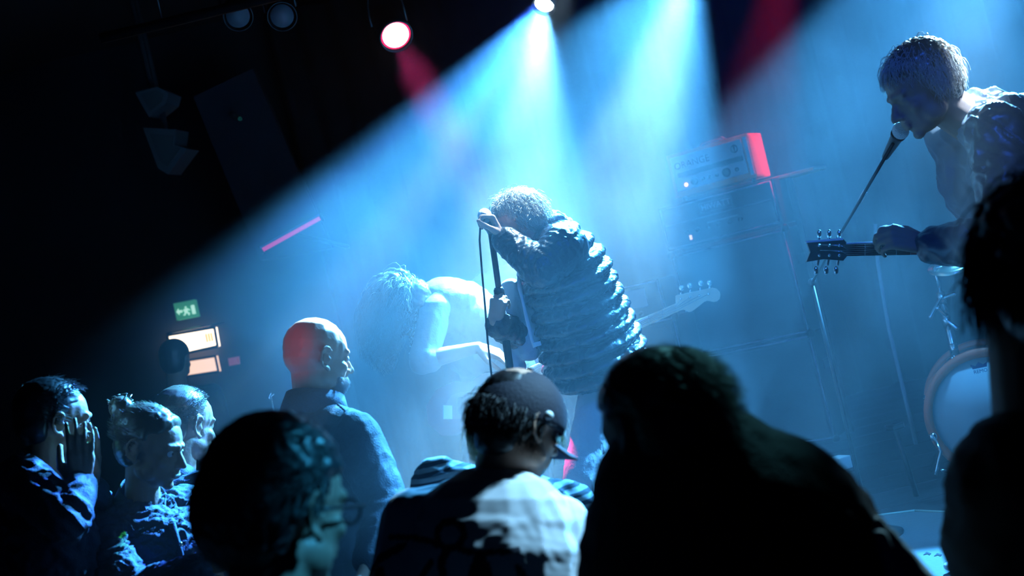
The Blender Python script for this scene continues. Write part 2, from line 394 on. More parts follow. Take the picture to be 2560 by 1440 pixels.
def hairshell(B, J, r=(.010, .012, .012), down=0.0, back=0.0, lumps=0, lr=.03, seed=1, fringe=0.0, k=None):
    R = J['RH']; c = J['H']; k = k or J['k']; rs = random.Random(seed)
    B.ell(c + R@Vector((0, -.016-.006, .042))*k, ((.076+r[0])*k, (.092+r[1])*k, (.080+r[2])*k), R)
    B.ell(c + R@Vector((0, -.045-back, .0-down))*k, ((.068+r[0])*k, (.062+r[1])*k, (.07+r[2]+down)*k), R)
    if fringe: B.ell(c + R@Vector((0, .045, .078))*k, (.058*k, (.035+fringe)*k, .028*k), R)
    for i in range(lumps):
        d = Vector((rs.gauss(0, 1), rs.gauss(-.3, .8), rs.gauss(.25, .8))).normalized()
        if (d.y > .3 and d.z < .45) or (d.y > -.15 and d.z < .15): continue
        B.ell(c + R@Vector((d.x*(.076+r[0]*.9), -.02+d.y*(.092+r[1]*.9), .035+d.z*(.082+r[2]*.9)))*k, (lr*k*(.6+.6*rs.random()),)*3, R, 8, 6)
# ------------------------------------------------------------------ the room
STZ = 0.45                                      # height of the stage floor
M_black = mat('black_paint', (.012, .012, .016), .85, bump=.2, bscale=20)
M_wood = mat('stage_boards', (.03, .028, .03), .45, bump=.25, bscale=12, vary=.3)
M_floor = mat('club_floor', (.015, .015, .018), .6, bump=.2, bscale=8, vary=.3)
M_drape = mat('black_drape', (.012, .012, .018), .95, bump=.3, bscale=40)
def struct(name, B, m, smooth=False): o = B.obj(name, m, None, smooth); o['kind'] = 'structure'; return o
struct('floor', MB().box((.6, 3.5, -.05), (5.4, 6.4, .05)), M_floor)
struct('wall_back', MB().box((.6, 9.75, 2.1), (5.4, .1, 2.2)), M_black)
struct('wall_left', MB().box((-4.7, 3.5, 2.1), (.1, 6.3, 2.2)), M_black)
struct('wall_right', MB().box((5.9, 3.5, 2.1), (.1, 6.3, 2.2)), M_black)
struct('ceiling', MB().box((.6, 3.5, 4.35), (5.4, 6.4, .05)), M_black)
sd = bpy.data.objects.new('stage', None); COL.objects.link(sd); sd['kind'] = 'structure'; sd.location = (2.0, 6.9, 0)
MB().box((2.15, 6.9, STZ/2-.03), (3.55, 2.72, STZ/2-.03)).obj('platform', M_black, sd, False)
nb = 16
for i in range(nb):                                             # boards run along the stage front
    y0 = 4.16 + 5.48*i/nb; y1 = 4.16 + 5.48*(i+1)/nb
    MB().bbox((2.15, (y0+y1)/2, STZ-.03), (3.57, (y1-y0)/2-.003, .03), None, .004).obj('plank', M_wood, sd, False)
def drape(name, p0, p1, z0, z1, m, waves_n=22, amp=.05, label=None):
    B = MB(); n = waves_n*8; vs = []; p0 = Vector(p0); p1 = Vector(p1); dr = (p1-p0).normalized(); nn = Vector((dr.y, -dr.x, 0))
    for j, z in enumerate((z0, (z0+z1)/2, z1)):
        for i in range(n+1):
            t = i/n; q = p0.lerp(p1, t) + nn*amp*(math.sin(t*waves_n*6.283+j*.4)+.3*math.sin(t*waves_n*14)); vs.append((q.x, q.y, z))
    fs = [(j*(n+1)+i, j*(n+1)+i+1, (j+1)*(n+1)+i+1, (j+1)*(n+1)+i) for j in range(2) for i in range(n)]
    B.add(vs, fs); o = B.obj(name, m, None, True); q = o.modifiers.new('thick', 'SOLIDIFY'); q.thickness = .01
    return tag(o, label, 'curtain')
drape('stage_curtain', (-1.3, 9.45, 0), (5.6, 9.45, 0), STZ+.02, 4.2, M_drape, 26, .05, 'black stage curtain hanging along the back of the stage')
# pale leaning panel high on the dark left side and two wedge shaped speakers
M_dim = mat('dusty_grey', (.018, .018, .03), .9, bump=.15, bscale=30)
M_dim2 = mat('worn_grey', (.08, .08, .09), .8)
a, b, c_, d_ = P(483, 241, 8.6), P(632, 172, 8.6), P(830, 620, 8.9), P(650, 650, 8.9)
o = MB().prism([a, b, c_, d_], Vector((0, .12, 0))).obj('trim_1', M_dim, None, False); o['kind'] = 'structure'
def wedge_speaker(pts, d, label):
    c = sum((P(x, y, d) for x, y in pts), Vector())/len(pts)
    t = thing('loudspeaker', c, label, 'speaker', None)
    q = [P(x, y, d) for x, y in pts]
    MB().prism(q, Vector((.0, .32, .03))).obj('cabinet', M_dim2, t, False)
    g = [c + (p-c)*.7 - Vector((0, .012, 0)) for p in q]
    MB().prism(g, Vector((0, .010, 0))).obj('grille', mat('speaker_grille', (.06, .06, .065), .8), t, False)
    b0 = q[0].lerp(q[1], .5) + Vector((0, .16, 0)); MB().tube([b0 - Vector((0, 0, .05)), Vector((b0.x, b0.y, 4.3))], .018, 8).obj('bracket', M_black, t)
wedge_speaker([(338, 232), (392, 217), (421, 232), (415, 258), (372, 292)], 7.6, 'upper of two dim wedge-shaped speakers hanging in the dark at left')
wedge_speaker([(357, 319), (440, 324), (436, 362), (468, 372), (420, 436), (395, 420)], 7.6, 'lower notched wedge-shaped speaker hanging in the dark at left')
t = thing('indicator_light', P(600, 297, 8.5), 'tiny ring light on the dark leaning panel', 'light')
MB().lathe(P(600, 297, 8.75), V(0, 0, -1), [(0, .02), (.23, .02)], 16).obj('housing', M_black, t)
e = mat('green_ring', (.02, .1, .08), .4, emit=(.03, .35, .3), estr=.25)
R_ = [P(600+3.4*math.cos(a_), 297+4*math.sin(a_), 8.51) for a_ in [i*6.283/14 for i in range(15)]]
MB().tube(R_, .0016, 5, False).obj('ring', e, t)
M_metal = mat('black_metal', (.02, .02, .025), .4, .6)
M_chrome = mat('chrome', (.8, .82, .85), .18, 1.0)
def can_lamp(loc, dirv, r, label, lens_m, ring_m=None, length=.26, group=None, bar=None, name='stage_lamp'):
    d = Vector(dirv).normalized(); t = thing(name, loc, label, 'stage lamp', group); loc = Vector(loc)
    MB().lathe(loc - d*length, d, [(0, r*.45), (.02, r*.8), (length*.45, r*1.02), (length*.95, r*1.12), (length+.015, r*1.12), (length+.015, r*1.02), (length-.01, r*.98)], 28).obj('housing', M_metal, t)
    B = MB().lathe(loc - d*.004, d, [(0, r*.86), (.006, r*.86)], 28); B.obj('lens', lens_m, t)
    if ring_m: MB().lathe(loc - d*.006, d, [(0, r*1.0), (.004, r*1.0), (.004, r*.84), (.001, r*.84)], 28, ring=True).obj('gel_frame', ring_m, t)
    sd_ = d.cross(Vector((0, 0, 1))).normalized(); up = Vector((0, 0, 1)); c0 = loc - d*length*.5; z = c0 + up*(r*1.12+.09)
    MB().tube([c0+sd_*r*1.16, c0+sd_*r*1.16+up*(r+.02), z+sd_*r*.9, z-sd_*r*.9, c0-sd_*r*1.16+up*(r+.02), c0-sd_*r*1.16], .008, 8).obj('yoke', M_metal, t)
    MB().box(z+up*.035, (.02, .025, .035)).obj('clamp', M_metal, t)
    return z + up*.07
M_hot = mat('hot_white_lens', (.9, .95, 1), .3, emit=(.75, .95, 1.0), estr=9)
M_redhot = mat('hot_pink_lens', (1, .8, .8), .3, emit=(1.0, .72, .78), estr=5)
M_redring = mat('red_gel', (.9, .02, .1), .4, emit=(1.0, .015, .10), estr=1.6)
M_offlens = mat('unlit_lens', (.12, .12, .15), .6)
def bring(p, L): return p
z1 = can_lamp(LAMP1 - ax1*.02, ax1, .052, 'stage lamp throwing the brightest blue-white beam, top centre', M_hot, None, .30)
rdir = (REDT-REDL).normalized()
z2 = can_lamp(REDL - rdir*.02, (rdir*.5 + V(.25, .45, -1).normalized()*.5), .072, 'round lamp with glowing red rim left of the bright beam', M_redhot, M_redring, .24)
z3 = can_lamp(P(595, 40, 6.2), V(.25, .5, -1), .066, 'unlit lamp with faint round lens, left of a dim pair at top left', M_offlens, None, .24)
z4 = can_lamp(P(705, 40, 6.2), V(.25, .5, -1), .066, 'unlit lamp with faint round lens, right of a dim pair at top left', M_offlens, None, .24)
def pipe(name, y, z, x0, x1, label):
    t = thing(name, ((x0+x1)/2, y, z), label, 'lighting bar')
    MB().tube([(x0, y, z), (x1, y, z)], .024, 12).obj('tube', M_metal, t)
    for x in (x0+.3, (x0+x1)/2, x1-.3): MB().tube([(x, y, z), (x, y, 4.32)], .006, 6).obj('hanger', M_metal, t)
pipe('lighting_bar', z1.y, z1.z+.02, -1.6, 3.2, 'black lighting bar above the stage carrying the bright lamps')
# red batten
p0, p1 = P(655, 625, 7.0), P(803, 543, 7.0)
t = thing('light_batten', p0.lerp(p1, .5), 'slanting dim magenta tube light in the haze left of the singer', 'light')
dd = (p1-p0).normalized(); Rb = frame(Vector((0, 1, 0)), (Vector((0, 0, 1)) - dd*dd.z)); Rb = Matrix((dd, dd.cross(Rb.col[2]).normalized(), Rb.col[2])).transposed()
mid = p0.lerp(p1, .5)
MB().bbox(mid + Rb.col[2]*.014, ((p1-p0).length/2, .03, .006), Rb, .004).obj('housing', mat('batten_body', (.12, .05, .2), .5), t, False)
MB().tube([p0, p1], .013, 12).obj('tube', mat('magenta_tube', (.5, .05, .3), .4, emit=(.40, .008, .13), estr=1.0), t)
for q in (p0, p1): MB().bbox(q, (.006, .024, .022), Rb, .003).obj('end_cap', M_metal, t, False)
MB().tube([mid, Vector((mid.x, 9.4, mid.z+.05))], .012, 8).obj('bracket', M_metal, t)

# ------------------------------------------------------------------ exit sign and bar boxes on the far wall
def pquad(pts, d, m, name, parent, th=.02):
    return MB().prism([P(x, y, d) for x, y in pts], Vector((0, th, 0))).obj(name, m, parent, False)
def lerp_quad(q, u, v):
    a = Vector(q[0]).lerp(Vector(q[1]), u); b = Vector(q[3]).lerp(Vector(q[2]), u); return tuple(a.lerp(b, v))
DS = 9.56
q = [(433, 759), (484, 749), (493, 791), (442, 801)]
t = thing('exit_sign', P(463, 775, DS), 'dim green emergency exit sign with white pictograms on the far left wall', 'sign')
M_green = mat('green_sign', (.05, .3, .15), .5, emit=srgb(52, 125, 92), estr=.8)
M_white = mat('white_sign', (.8, .9, .85), .5, emit=(.55, .95, .75), estr=.8)
pquad(q, DS, M_green, 'panel', t, .09)
def sub(poly, nm, m=M_white): pquad([lerp_quad(q, u, v) for u, v in poly], DS-.012, m, nm, t, .008)
sub([(.80, .30), (.96, .30), (.96, .82), (.80, .82)], 'door_symbol')
sub([(.06, .52), (.18, .34), (.18, .46), (.34, .46), (.34, .60), (.18, .60), (.18, .72)], 'arrow')
sub([(.50, .30), (.57, .30), (.57, .40), (.50, .40)], 'figure_head')
sub([(.44, .44), (.60, .42), (.72, .52), (.70, .57), (.60, .51), (.58, .62), (.68, .72), (.64, .84), (.60, .82), (.60, .74), (.50, .66), (.44, .80), (.36, .80), (.37, .75), (.42, .74), (.47, .52), (.42, .56), (.39, .52)], 'running_figure')
M_warm = mat('warm_lightbox', (1, .85, .7), .5, emit=(1.0, .80, .58), estr=2.6)
M_warm2 = mat('warm_lightbox_dim', (1, .8, .65), .5, emit=(.95, .62, .45), estr=1.1)
M_glyph = mat('amber_lettering', (1, .5, .1), .5, emit=(1.0, .33, .05), estr=.9)
t = thing('light_box', P(480, 850, DS), 'bright warm white backlit box below the exit sign', 'light box')
q = [(418, 838), (536, 818), (544, 866), (428, 892)]
pquad(q, DS, M_warm, 'panel', t, .09)
for i in range(3): pquad([lerp_quad(q, u, v) for u, v in [(.78+.055*i, .25), (.815+.055*i, .24), (.82+.055*i, .68), (.785+.055*i, .69)]], DS-.012, M_glyph, 'lettering', t, .008)
B = MB()
for a_, b_ in ((0, 1), (1, 2), (2, 3), (3, 0)): B.tube([P(*q[a_], DS-.01), P(*q[b_], DS-.01)], .012, 6)
B.obj('frame', M_black, t)
MB().tube([P(416, 834, DS-.05), P(562, 806, DS-.05)], .007, 6).obj('top_rail', M_chrome, t)
t = thing('light_box', P(505, 912, DS), 'smaller warm backlit box, lower one behind the dark head', 'light box')
q = [(455, 903), (538, 890), (546, 929), (462, 942)]
pquad(q, DS, M_warm2, 'panel', t, .09)
B = MB()
for a_, b_ in ((0, 1), (1, 2), (2, 3), (3, 0)): B.tube([P(*q[a_], DS-.01), P(*q[b_], DS-.01)], .010, 6)
B.obj('frame', M_black, t)
t = thing('till_screen', P(583, 903, DS), 'tiny dim reddish screen right of the warm light boxes', 'screen')
pquad([(570, 896), (592, 892), (594, 911), (573, 915)], DS, mat('dim_screen', (.2, .1, .15), .5, emit=(.16, .05, .09), estr=.8), 'panel', t, .09)
def haze():
    me = bpy.data.meshes.new('haze'); bm = bmesh.new()
    bmesh.ops.create_cube(bm, size=1.0)
    for v in bm.verts: v.co = Vector((v.co.x*9.0+0.3, v.co.y*6.35+6.225, v.co.z*3.9+2.0))
    bm.to_mesh(me); bm.free()
    o = bpy.data.objects.new('haze', me); COL.objects.link(o)
    m = bpy.data.materials.new('haze'); m.use_nodes = True; nt = m.node_tree; nt.nodes.clear()
    out = nt.nodes.new('ShaderNodeOutputMaterial'); vs = nt.nodes.new('ShaderNodeVolumeScatter')
    vs.inputs['Color'].default_value = (0.95, 0.96, 1, 1); vs.inputs['Anisotropy'].default_value = 0.0
    tc = nt.nodes.new('ShaderNodeTexCoord')
    nz = nt.nodes.new('ShaderNodeTexNoise'); nz.inputs['Scale'].default_value = 1.5
    nz.inputs['Detail'].default_value = 3.0; nz.inputs['Roughness'].default_value = 0.55; nz.inputs['Distortion'].default_value = 0.8
    mr = nt.nodes.new('ShaderNodeMapRange'); mr.inputs[1].default_value = 0.36; mr.inputs[2].default_value = 0.66
    mr.inputs[3].default_value = 0.013; mr.inputs[4].default_value = 0.080
    nt.links.new(tc.outputs['Object'], nz.inputs['Vector'])
    nt.links.new(nz.outputs['Fac'], mr.inputs[0]); 
    sx = nt.nodes.new('ShaderNodeSeparateXYZ'); nt.links.new(tc.outputs['Object'], sx.inputs[0])
    fx = nt.nodes.new('ShaderNodeMapRange'); fx.interpolation_type = 'SMOOTHSTEP'; fx.inputs[1].default_value = -1.32; fx.inputs[2].default_value = -0.5; fx.inputs[3].default_value = 0.0
    nt.links.new(sx.outputs['X'], fx.inputs[0])
    mu = nt.nodes.new('ShaderNodeMath'); mu.operation = 'MULTIPLY'; nt.links.new(mr.outputs[0], mu.inputs[0]); nt.links.new(fx.outputs[0], mu.inputs[1])
    nt.links.new(mu.outputs[0], vs.inputs['Density'])
    nt.links.new(vs.outputs[0], out.inputs['Volume'])
    me.materials.append(m)
    o['label'] = 'blue-lit stage haze hanging in the lamp beams over the stage'; o['category'] = 'haze'; o['kind'] = 'stuff'
haze()
# ------------------------------------------------------------------ amplifiers
def text_obj(txt, loc, R, size, m, parent, name='lettering', ext=.0015, cx=1.0, shear=0.0):
    cu = bpy.data.curves.new('t', 'FONT'); cu.body = txt; cu.size = size; cu.extrude = ext; cu.align_x = 'CENTER'; cu.align_y = 'CENTER'; cu.resolution_u = 3; cu.shear = shear
    o = bpy.data.objects.new('t', cu); COL.objects.link(o); dg = bpy.context.evaluated_depsgraph_get(); dg.update()
    me = bpy.data.meshes.new_from_object(o.evaluated_get(dg)); bpy.data.objects.remove(o)
    X, Y, Z = R.col[0], R.col[2], -R.col[1]
    Mx = Matrix((X*cx, Y, Z)).transposed().to_4x4(); Mx.translation = loc; me.transform(Mx); me.name = name
    return link(name, me, m, parent, False)
YAW = math.radians(30)
RA = Matrix(((math.cos(YAW), math.sin(YAW), 0), (-math.sin(YAW), math.cos(YAW), 0), (0, 0, 1)))   # columns: right along the front, away, up
def up_face(c, x, z, y=0): return c + RA@Vector((x, y, z))
M_tolex = mat('amp_black_cover', (.025, .025, .03), .7, bump=.4, bscale=300)
M_orange = mat('amp_orange_cover', srgb(235, 110, 60), .55, bump=.3, bscale=300)
M_plate = mat('amp_cream_plate', srgb(225, 220, 215), .4)
M_ink = mat('dark_ink', (.01, .01, .02), .6)
M_pipe = mat('white_piping', (.9, .9, .9), .35)
M_pipe2 = mat('grey_piping', (.35, .35, .38), .5)
M_knob = mat('black_knob', (.01, .01, .012), .35)
M_grillc = mat('grille_cloth', (.05, .05, .06), .9, bump=.4, bscale=200)
def rim(B, c, hx, hz, r, y=-.004):
    pts = [up_face(c, *q, y) for q in ((-hx, -hz), (hx, -hz), (hx, hz), (-hx, hz), (-hx, -hz))]
    for a_, b_ in zip(pts[:-1], pts[1:]): B.tube([a_, b_], r, 6)
# top amplifier: orange box, cream face, two big knobs
c = P(1776, 416, 7.75); hx, hz = .268, .135
t = thing('amplifier_head', up_face(c, 0, -hz), 'orange amplifier head with cream faceplate, topmost of the amplifier stack', 'amplifier')
MB().bbox(up_face(c, 0, 0, .135), (hx, .13, hz), RA, .012).obj('cabinet', M_orange, t, False)
MB().bbox(up_face(c, -.008, .006, -.004), (hx-.035, .006, hz-.030), RA, .005).obj('faceplate', M_plate, t, False)
MB().box(up_face(c, hx-.018, .0, -.003), (.012, .008, hz-.02), RA).obj('side_strip', M_pipe, t, False)
MB().box(up_face(c, .0, -.004, -.0125), (hx-.055, .0025, .016), RA).obj('dark_band', M_ink, t, False)
text_obj('ORANGE', up_face(c, -.105, .052, -.0135), RA, .060, M_ink, t, cx=.95)
B = MB(); B.tube([up_face(c, .175+.020*math.cos(a_), .062+.022*math.sin(a_), -.012) for a_ in [i*6.283/16 for i in range(17)]], .004, 6)
B.cap(up_face(c, .175, .048, -.012), .004, up_face(c, .175, .074, -.012), .006); B.obj('crest', M_ink, t)
for x, r in ((-.115, .024), (-.055, .011), (-.012, .011), (.032, .011), (.095, .028), (.165, .012)):
    MB().lathe(up_face(c, x, -.062, -.008), RA.col[1]*-1, [(0, r), (.018, r*.9), (.02, r*.6)], 16).obj('knob', M_knob, t)
MB().lathe(up_face(c, -.175, -.068, -.01), RA.col[1]*-1, [(0, .011), (.006, .009), (.01, .004)], 12).obj('pilot_light', mat('pilot', (1, .6, .6), .3, emit=(1, .5, .5), estr=3), t)
MB().tube([up_face(c, -.10, hz+.003, .12), up_face(c, -.06, hz+.03, .12), up_face(c, .06, hz+.03, .12), up_face(c, .10, hz+.003, .12)], .008, 8).obj('handle', M_knob, t)
for sx in (-1, 1): MB().cap(up_face(c, sx*(hx-.04), -hz-.012, .05), .014, up_face(c, sx*(hx-.04), -hz, .05), .014).obj('foot', M_knob, t)
# amplifier head below
c2 = P(1797, 540, 7.8); hx2, hz2 = .37, .128
t = thing('amplifier_head', up_face(c2, 0, -hz2), 'black amplifier head outlined in white piping under the orange one', 'amplifier')
MB().bbox(up_face(c2, 0, 0, .15), (hx2+.012, .145, hz2+.012), RA, .012).obj('cabinet', M_tolex, t, False)
B = MB(); rim(B, c2, hx2-.006, hz2-.004, .0035); B.obj('piping', M_pipe, t)
MB().box(up_face(c2, 0, .018, -.002), (hx2-.02, .004, .003), RA).obj('trim_line', M_pipe2, t, False)
MB().box(up_face(c2, 0, -.054, .001), (hx2-.02, .005, .06), RA).obj('control_panel', mat('panel_black', (.04, .04, .05), .5), t, False)
B = MB(); rim(B, up_face(c2, 0, .072), .105, .030, .0022); B.obj('badge_frame', M_pipe2, t)
text_obj('HIWATT', up_face(c2, .0, .072, -.006), RA, .050, mat('badge_letter', (.6, .6, .62), .4), t, cx=1.0)
for x in (-.22, -.15, -.08, -.01, .06, .13): MB().lathe(up_face(c2, x, -.05, -.002), RA.col[1]*-1, [(0, .015), (.02, .012)], 12).obj('knob', M_knob, t)
MB().box(up_face(c2, -.205, -.085, -.01), (.006, .006, .014), RA).obj('switch', mat('switch_lit', (1, .8, .8), .3, emit=(1, .7, .75), estr=1.0), t, False)
MB().box(up_face(c2, .02, -.022, -.006), (.10, .002, .004), RA).obj('label_strip', M_pipe2, t, False)
# speaker cabinets
def cabinet(c, hx, hz, dp, label, bottom=False):
    t = thing('speaker_cabinet', up_face(c, 0, -hz, dp), label, 'speaker cabinet')
    MB().bbox(up_face(c, 0, 0, dp), (hx, dp, hz), RA, .015).obj('box', M_tolex, t, False)
    MB().box(up_face(c, 0, 0, -.003), (hx-.03, .004, hz-.03), RA).obj('grille', M_grillc, t, False)
    B = MB(); rim(B, c, hx-.012, hz-.012, .0035); B.obj('piping', M_pipe, t)
    for sx in (-1, 1):
        for sz in (-1, 1): MB().ell(up_face(c, sx*hx, sz*hz, .0), (.026, .026, .026), RA, 10, 6).obj('corner', M_metal, t)
    MB().bbox(up_face(c, hx+.0, .12, dp), (.006, .08, .03), RA, .004).obj('side_handle', M_metal, t, False)
    return t
ctop = up_face(c2, 0, -hz2)
zt = ctop.z - .035; hh = (zt - STZ - .01)/4
for i, lb in ((0, 'upper speaker cabinet with white piping under the two amplifier heads'), (1, 'lower speaker cabinet on the stage floor beneath the amplifier stack')):
    cc = Vector((ctop.x, ctop.y, zt - hh - i*2*hh)); cabinet(cc + RA@Vector((.01, 0, 0)), .375, hh-.004, .17, lb)
t = thing('wooden_board', up_face(c, .42, -hz-.03, .2), 'thin board with a red-lit edge right of the orange amplifier', 'board')
MB().bbox(up_face(c, .36, -.165, .30), (.20, .14, .010), RA, .003).obj('slab', M_orange, t, False)
MB().bbox(Vector((up_face(c, .36, 0, .30).x, up_face(c, .36, 0, .30).y, (up_face(c, 0, -.175).z+STZ)/2)), (.018, .018, (up_face(c, 0, -.175).z-STZ)/2), RA, .004).obj('post', M_metal, t, False)
# small amp between singer and stack
c3 = P(1575, 760, 7.6); t = thing('amplifier_head', up_face(c3, 0, -.11), 'small amplifier with pale faceplate half hidden behind the puffer jacket', 'amplifier')
MB().bbox(up_face(c3, 0, 0, .12), (.22, .12, .11), RA, .012).obj('cabinet', M_tolex, t, False)
MB().bbox(up_face(c3, -.02, .02, -.004), (.135, .006, .055), RA, .004).obj('faceplate', M_plate, t, False)
B = MB(); rim(B, c3, .205, .10, .004); B.obj('piping', M_pipe, t)
for x in (-.12, -.06, 0, .06): MB().lathe(up_face(c3, x, -.07, -.004), RA.col[1]*-1, [(0, .013), (.018, .010)], 12).obj('knob', M_knob, t)
c4z = c3.z - .12; hh4 = (c4z - STZ)/2
cabinet(Vector((c3.x, c3.y, STZ+hh4)), .26, hh4-.004, .15, 'speaker cabinet behind the singer carrying the small amplifier')

# ------------------------------------------------------------------ drums
DC = P(2478, 1030, 5.6); ax = Vector((-.10, -1, 0)).normalized(); ax = Vector((-.33, -1, 0)).normalized()
t = thing('bass_drum', (DC.x, DC.y+.2, STZ), 'bass drum with pale head and orange hoop at the right', 'drum')
rB = DC.z - STZ - .005; rB = min(.29, rB)
M_shell = mat('drum_shell', srgb(60, 30, 40), .35); M_hoop = mat('orange_hoop', srgb(215, 95, 60), .45)
M_head = mat('drum_head', (.62, .66, .72), .5)
MB().lathe(DC, -ax, [(.02, rB-.02), (.42, rB-.02)], 48).obj('shell', M_shell, t)
for h0 in (-.012, .385): MB().lathe(DC, -ax, [(h0, rB-.032), (h0, rB+.006), (h0+.042, rB+.006), (h0+.042, rB-.032)], 56, ring=True).obj('hoop', M_hoop, t)
MB().lathe(DC, -ax, [(.004, rB-.030), (.012, rB-.030)], 56).obj('drum_head', M_head, t)
sx = ax.cross(Vector((0, 0, 1))).normalized(); sx = sx if sx.dot(IX) > 0 else -sx
RD = Matrix((sx, -ax, Vector((0, 0, 1)))).transposed()
for i in range(8):
    a_ = math.radians(22+45*i); q = DC + RD@Vector((math.cos(a_)*(rB+.004), .045, math.sin(a_)*(rB+.004))); MB().cap(q - ax*.03, .009, q - ax*-.02, .007).obj('tension_claw', M_chrome, t)
lc = DC + RD@Vector((-.0, -.002, rB-.075)); crown = [(-.030, -.010), (.030, -.010), (.036, .012), (.016, .002), (0, .018), (-.016, .002), (-.036, .012)]
lc = lc + RD@Vector((.028, 0, 0))
MB().prism([lc + RD@Vector((x-.03, .0, z+.008)) for x, z in crown], ax*.003).obj('crown_logo', mat('logo_blue', srgb(40, 80, 150), .5), t, False)
text_obj('REMO', lc + RD@Vector((-.03, -.004, -.016)), RD, .022, mat('logo_blue', (0, 0, 0)), t)
for pts, r in ([[(2334, 1092, 5.45), (2352, 1130, 5.40), (2338, 1188, 5.36)], .007], [[(2352, 1176, 5.4), (2392, 1182, 5.45)], .006]):
    MB().tube([P(*q) for q in pts], r, 8).obj('spur', M_chrome, t)
MB().ell(P(2332, 1092, 5.46), (.018, .018, .018)).obj('spur_clamp', M_chrome, t)
t = thing('foot_pedal', G(2420, 1215, STZ), 'bright chrome foot pedal at the foot of the bass drum', 'pedal')
MB().bbox(G(2425, 1210, STZ+.03), (.05, .09, .008), None, .003).obj('footboard', M_chrome, t); MB().tube([G(2440, 1205, STZ+.03)+Vector((0, .03, 0)), G(2440, 1205, STZ+.03)+Vector((0, .03, .12))], .007, 8).obj('beater_shaft', M_chrome, t)
MB().bbox(G(2425, 1212, STZ+.012), (.06, .10, .006), None, .002).obj('base_plate', M_chrome, t)
# cymbal on its stand
t = thing('cymbal_stand', (P(2400, 900, 5.8).x, P(2400, 900, 5.8).y, STZ), 'chrome cymbal stand rising behind the bass drum', 'stand')
top = P(2336, 668, 5.75); b1 = P(2387, 884, 5.8); bdir = (b1-top).normalized(); foot = b1 + bdir*((b1.z-STZ)/-bdir.z)*.999
MB().tube([top, P(2352, 735, 5.77)], .009, 10).obj('upper_tube', M_chrome, t)
MB().tube([P(2350, 730, 5.77), P(2368, 800, 5.78)], .014, 10).obj('middle_tube', M_chrome, t)
MB().tube([P(2366, 795, 5.78), foot - bdir*.28], .018, 12).obj('lower_tube', M_chrome, t)
for q in ((2353, 742), (2366, 800), (2384, 870)): MB().lathe(P(*q, 5.77)-bdir*.02, bdir, [(0, .02), (.05, .02)], 14).obj('collar', M_chrome, t)
for q0, q1 in (((2353, 745), (2326, 792)), ((2358, 745), (2385, 735)), ((2366, 800), (2392, 820)), ((2364, 790), (2345, 770))): MB().cap(P(*q0, 5.76), .008, P(*q1, 5.74), .010).obj('wing_nut', M_chrome, t)
for k in range(3):
    a_ = k*2.094+.4; s_ = foot - bdir*.32; e_ = Vector((foot.x+.24*math.cos(a_), foot.y+.24*math.sin(a_), STZ+.012)); MB().tube([s_, s_.lerp(e_, .5)+Vector((0, 0, .04)), e_], .009, 8).obj('leg', M_chrome, t)
t = thing('cymbal', P(2376, 657, 5.75), 'bright cymbal tilted on top of the chrome stand', 'cymbal')
cn = (Vector((0, 0, 1)) - Vector((.12, .02, 0)) - Vector((0, .34, 0))).normalized(); cn = (cn).normalized()
cc = P(2378, 658, 5.75)
MB().lathe(cc, cn, [(-.012, .105), (-.011, .106), (-.004, .07), (.004, .035), (.016, .024), (.02, .008), (.018, .004), (.0, .03), (-.012, .10)], 40).obj('bronze_disc', mat('bronze', (.85, .75, .55), .28, .9), t)
MB().cap(cc+cn*.02, .010, cc+cn*.035, .009).obj('felt', M_pipe2, t)
MB().tube([cc-cn*.02, top], .006, 8).obj('tilter', M_chrome, t)
# snare behind the bass drum
SCn = P(2462, 893, 5.95); t = thing('snare_drum', SCn-Vector((0, 0, .13)), 'snare drum with bright top showing above the bass drum', 'drum')
sn = (Vector((0, -.26, 1))).normalized()
MB().lathe(SCn, -sn, [(0, .165), (.13, .165)], 40).obj('shell', M_chrome, t); MB().lathe(SCn, sn, [(-.006, .178), (.008, .178), (.008, .166), (-.006, .166)], 40, ring=True).obj('hoop', M_chrome, t)
MB().lathe(SCn, sn, [(0, .165), (.003, .165)], 40).obj('drum_head', mat('white_head', (.9, .9, .9), .4), t)
MB().tube([SCn-sn*.13, Vector((SCn.x, SCn.y+.03, STZ+.25)), Vector((SCn.x, SCn.y+.03, STZ))], .014, 8).obj('stand_post', M_chrome, t)
# pale mat at the stage front with a cloth and dark marks
mz = STZ
pts = [G(2290, 1285, mz), G(2640, 1302, mz), G(2640, 1480, mz), G(2150, 1520, mz), G(2080, 1312, mz)]
pts = [Vector((p.x, max(p.y, 4.22), mz)) for p in pts]
t = thing('floor_mat', sum(pts, Vector())/5, 'pale blue-lit mat on the stage floor at lower right', 'mat')
M_mat = mat('pale_mat', (.13, .145, .16), .75, bump=.3, bscale=35)
MB().prism(pts, Vector((0, 0, .012))).obj('sheet', M_mat, t, False)
B = MB()
for a_, b_ in zip(pts, pts[1:]+pts[:1]): B.tube([a_+Vector((0, 0, .012)), b_+Vector((0, 0, .012))], .008, 6)
B.obj('raised_edge', mat('mat_edge', (.5, .62, .55), .5), t)
for q in ((2318, 1384), (2345, 1387)): MB().prism([G(q[0]+x, q[1]+y, mz+.013) for x, y in ((-10, 4), (-2, -4), (10, 0), (6, 4), (0, 1))], Vector((0, 0, .001))).obj('printed_mark', M_ink, t, False)
t = thing('white_cloth', G(2405, 1408, mz+.02), 'small crumpled white cloth lying on the pale mat', 'cloth')
B = MB(); cb = G(2405, 1408, mz+.035)
for dx, dy, r in ((-.04, 0, .022), (-.015, .01, .026), (.015, -.005, .028), (.045, .005, .024), (.0, .02, .022)): B.ell(cb+Vector((dx, dy, 0)), (r, r*.8, r*.75))
B.blob('cloth', mat('cloth_white', (.9, .82, .85), .7), t, .005, 2, folds(.004, 60, 4))
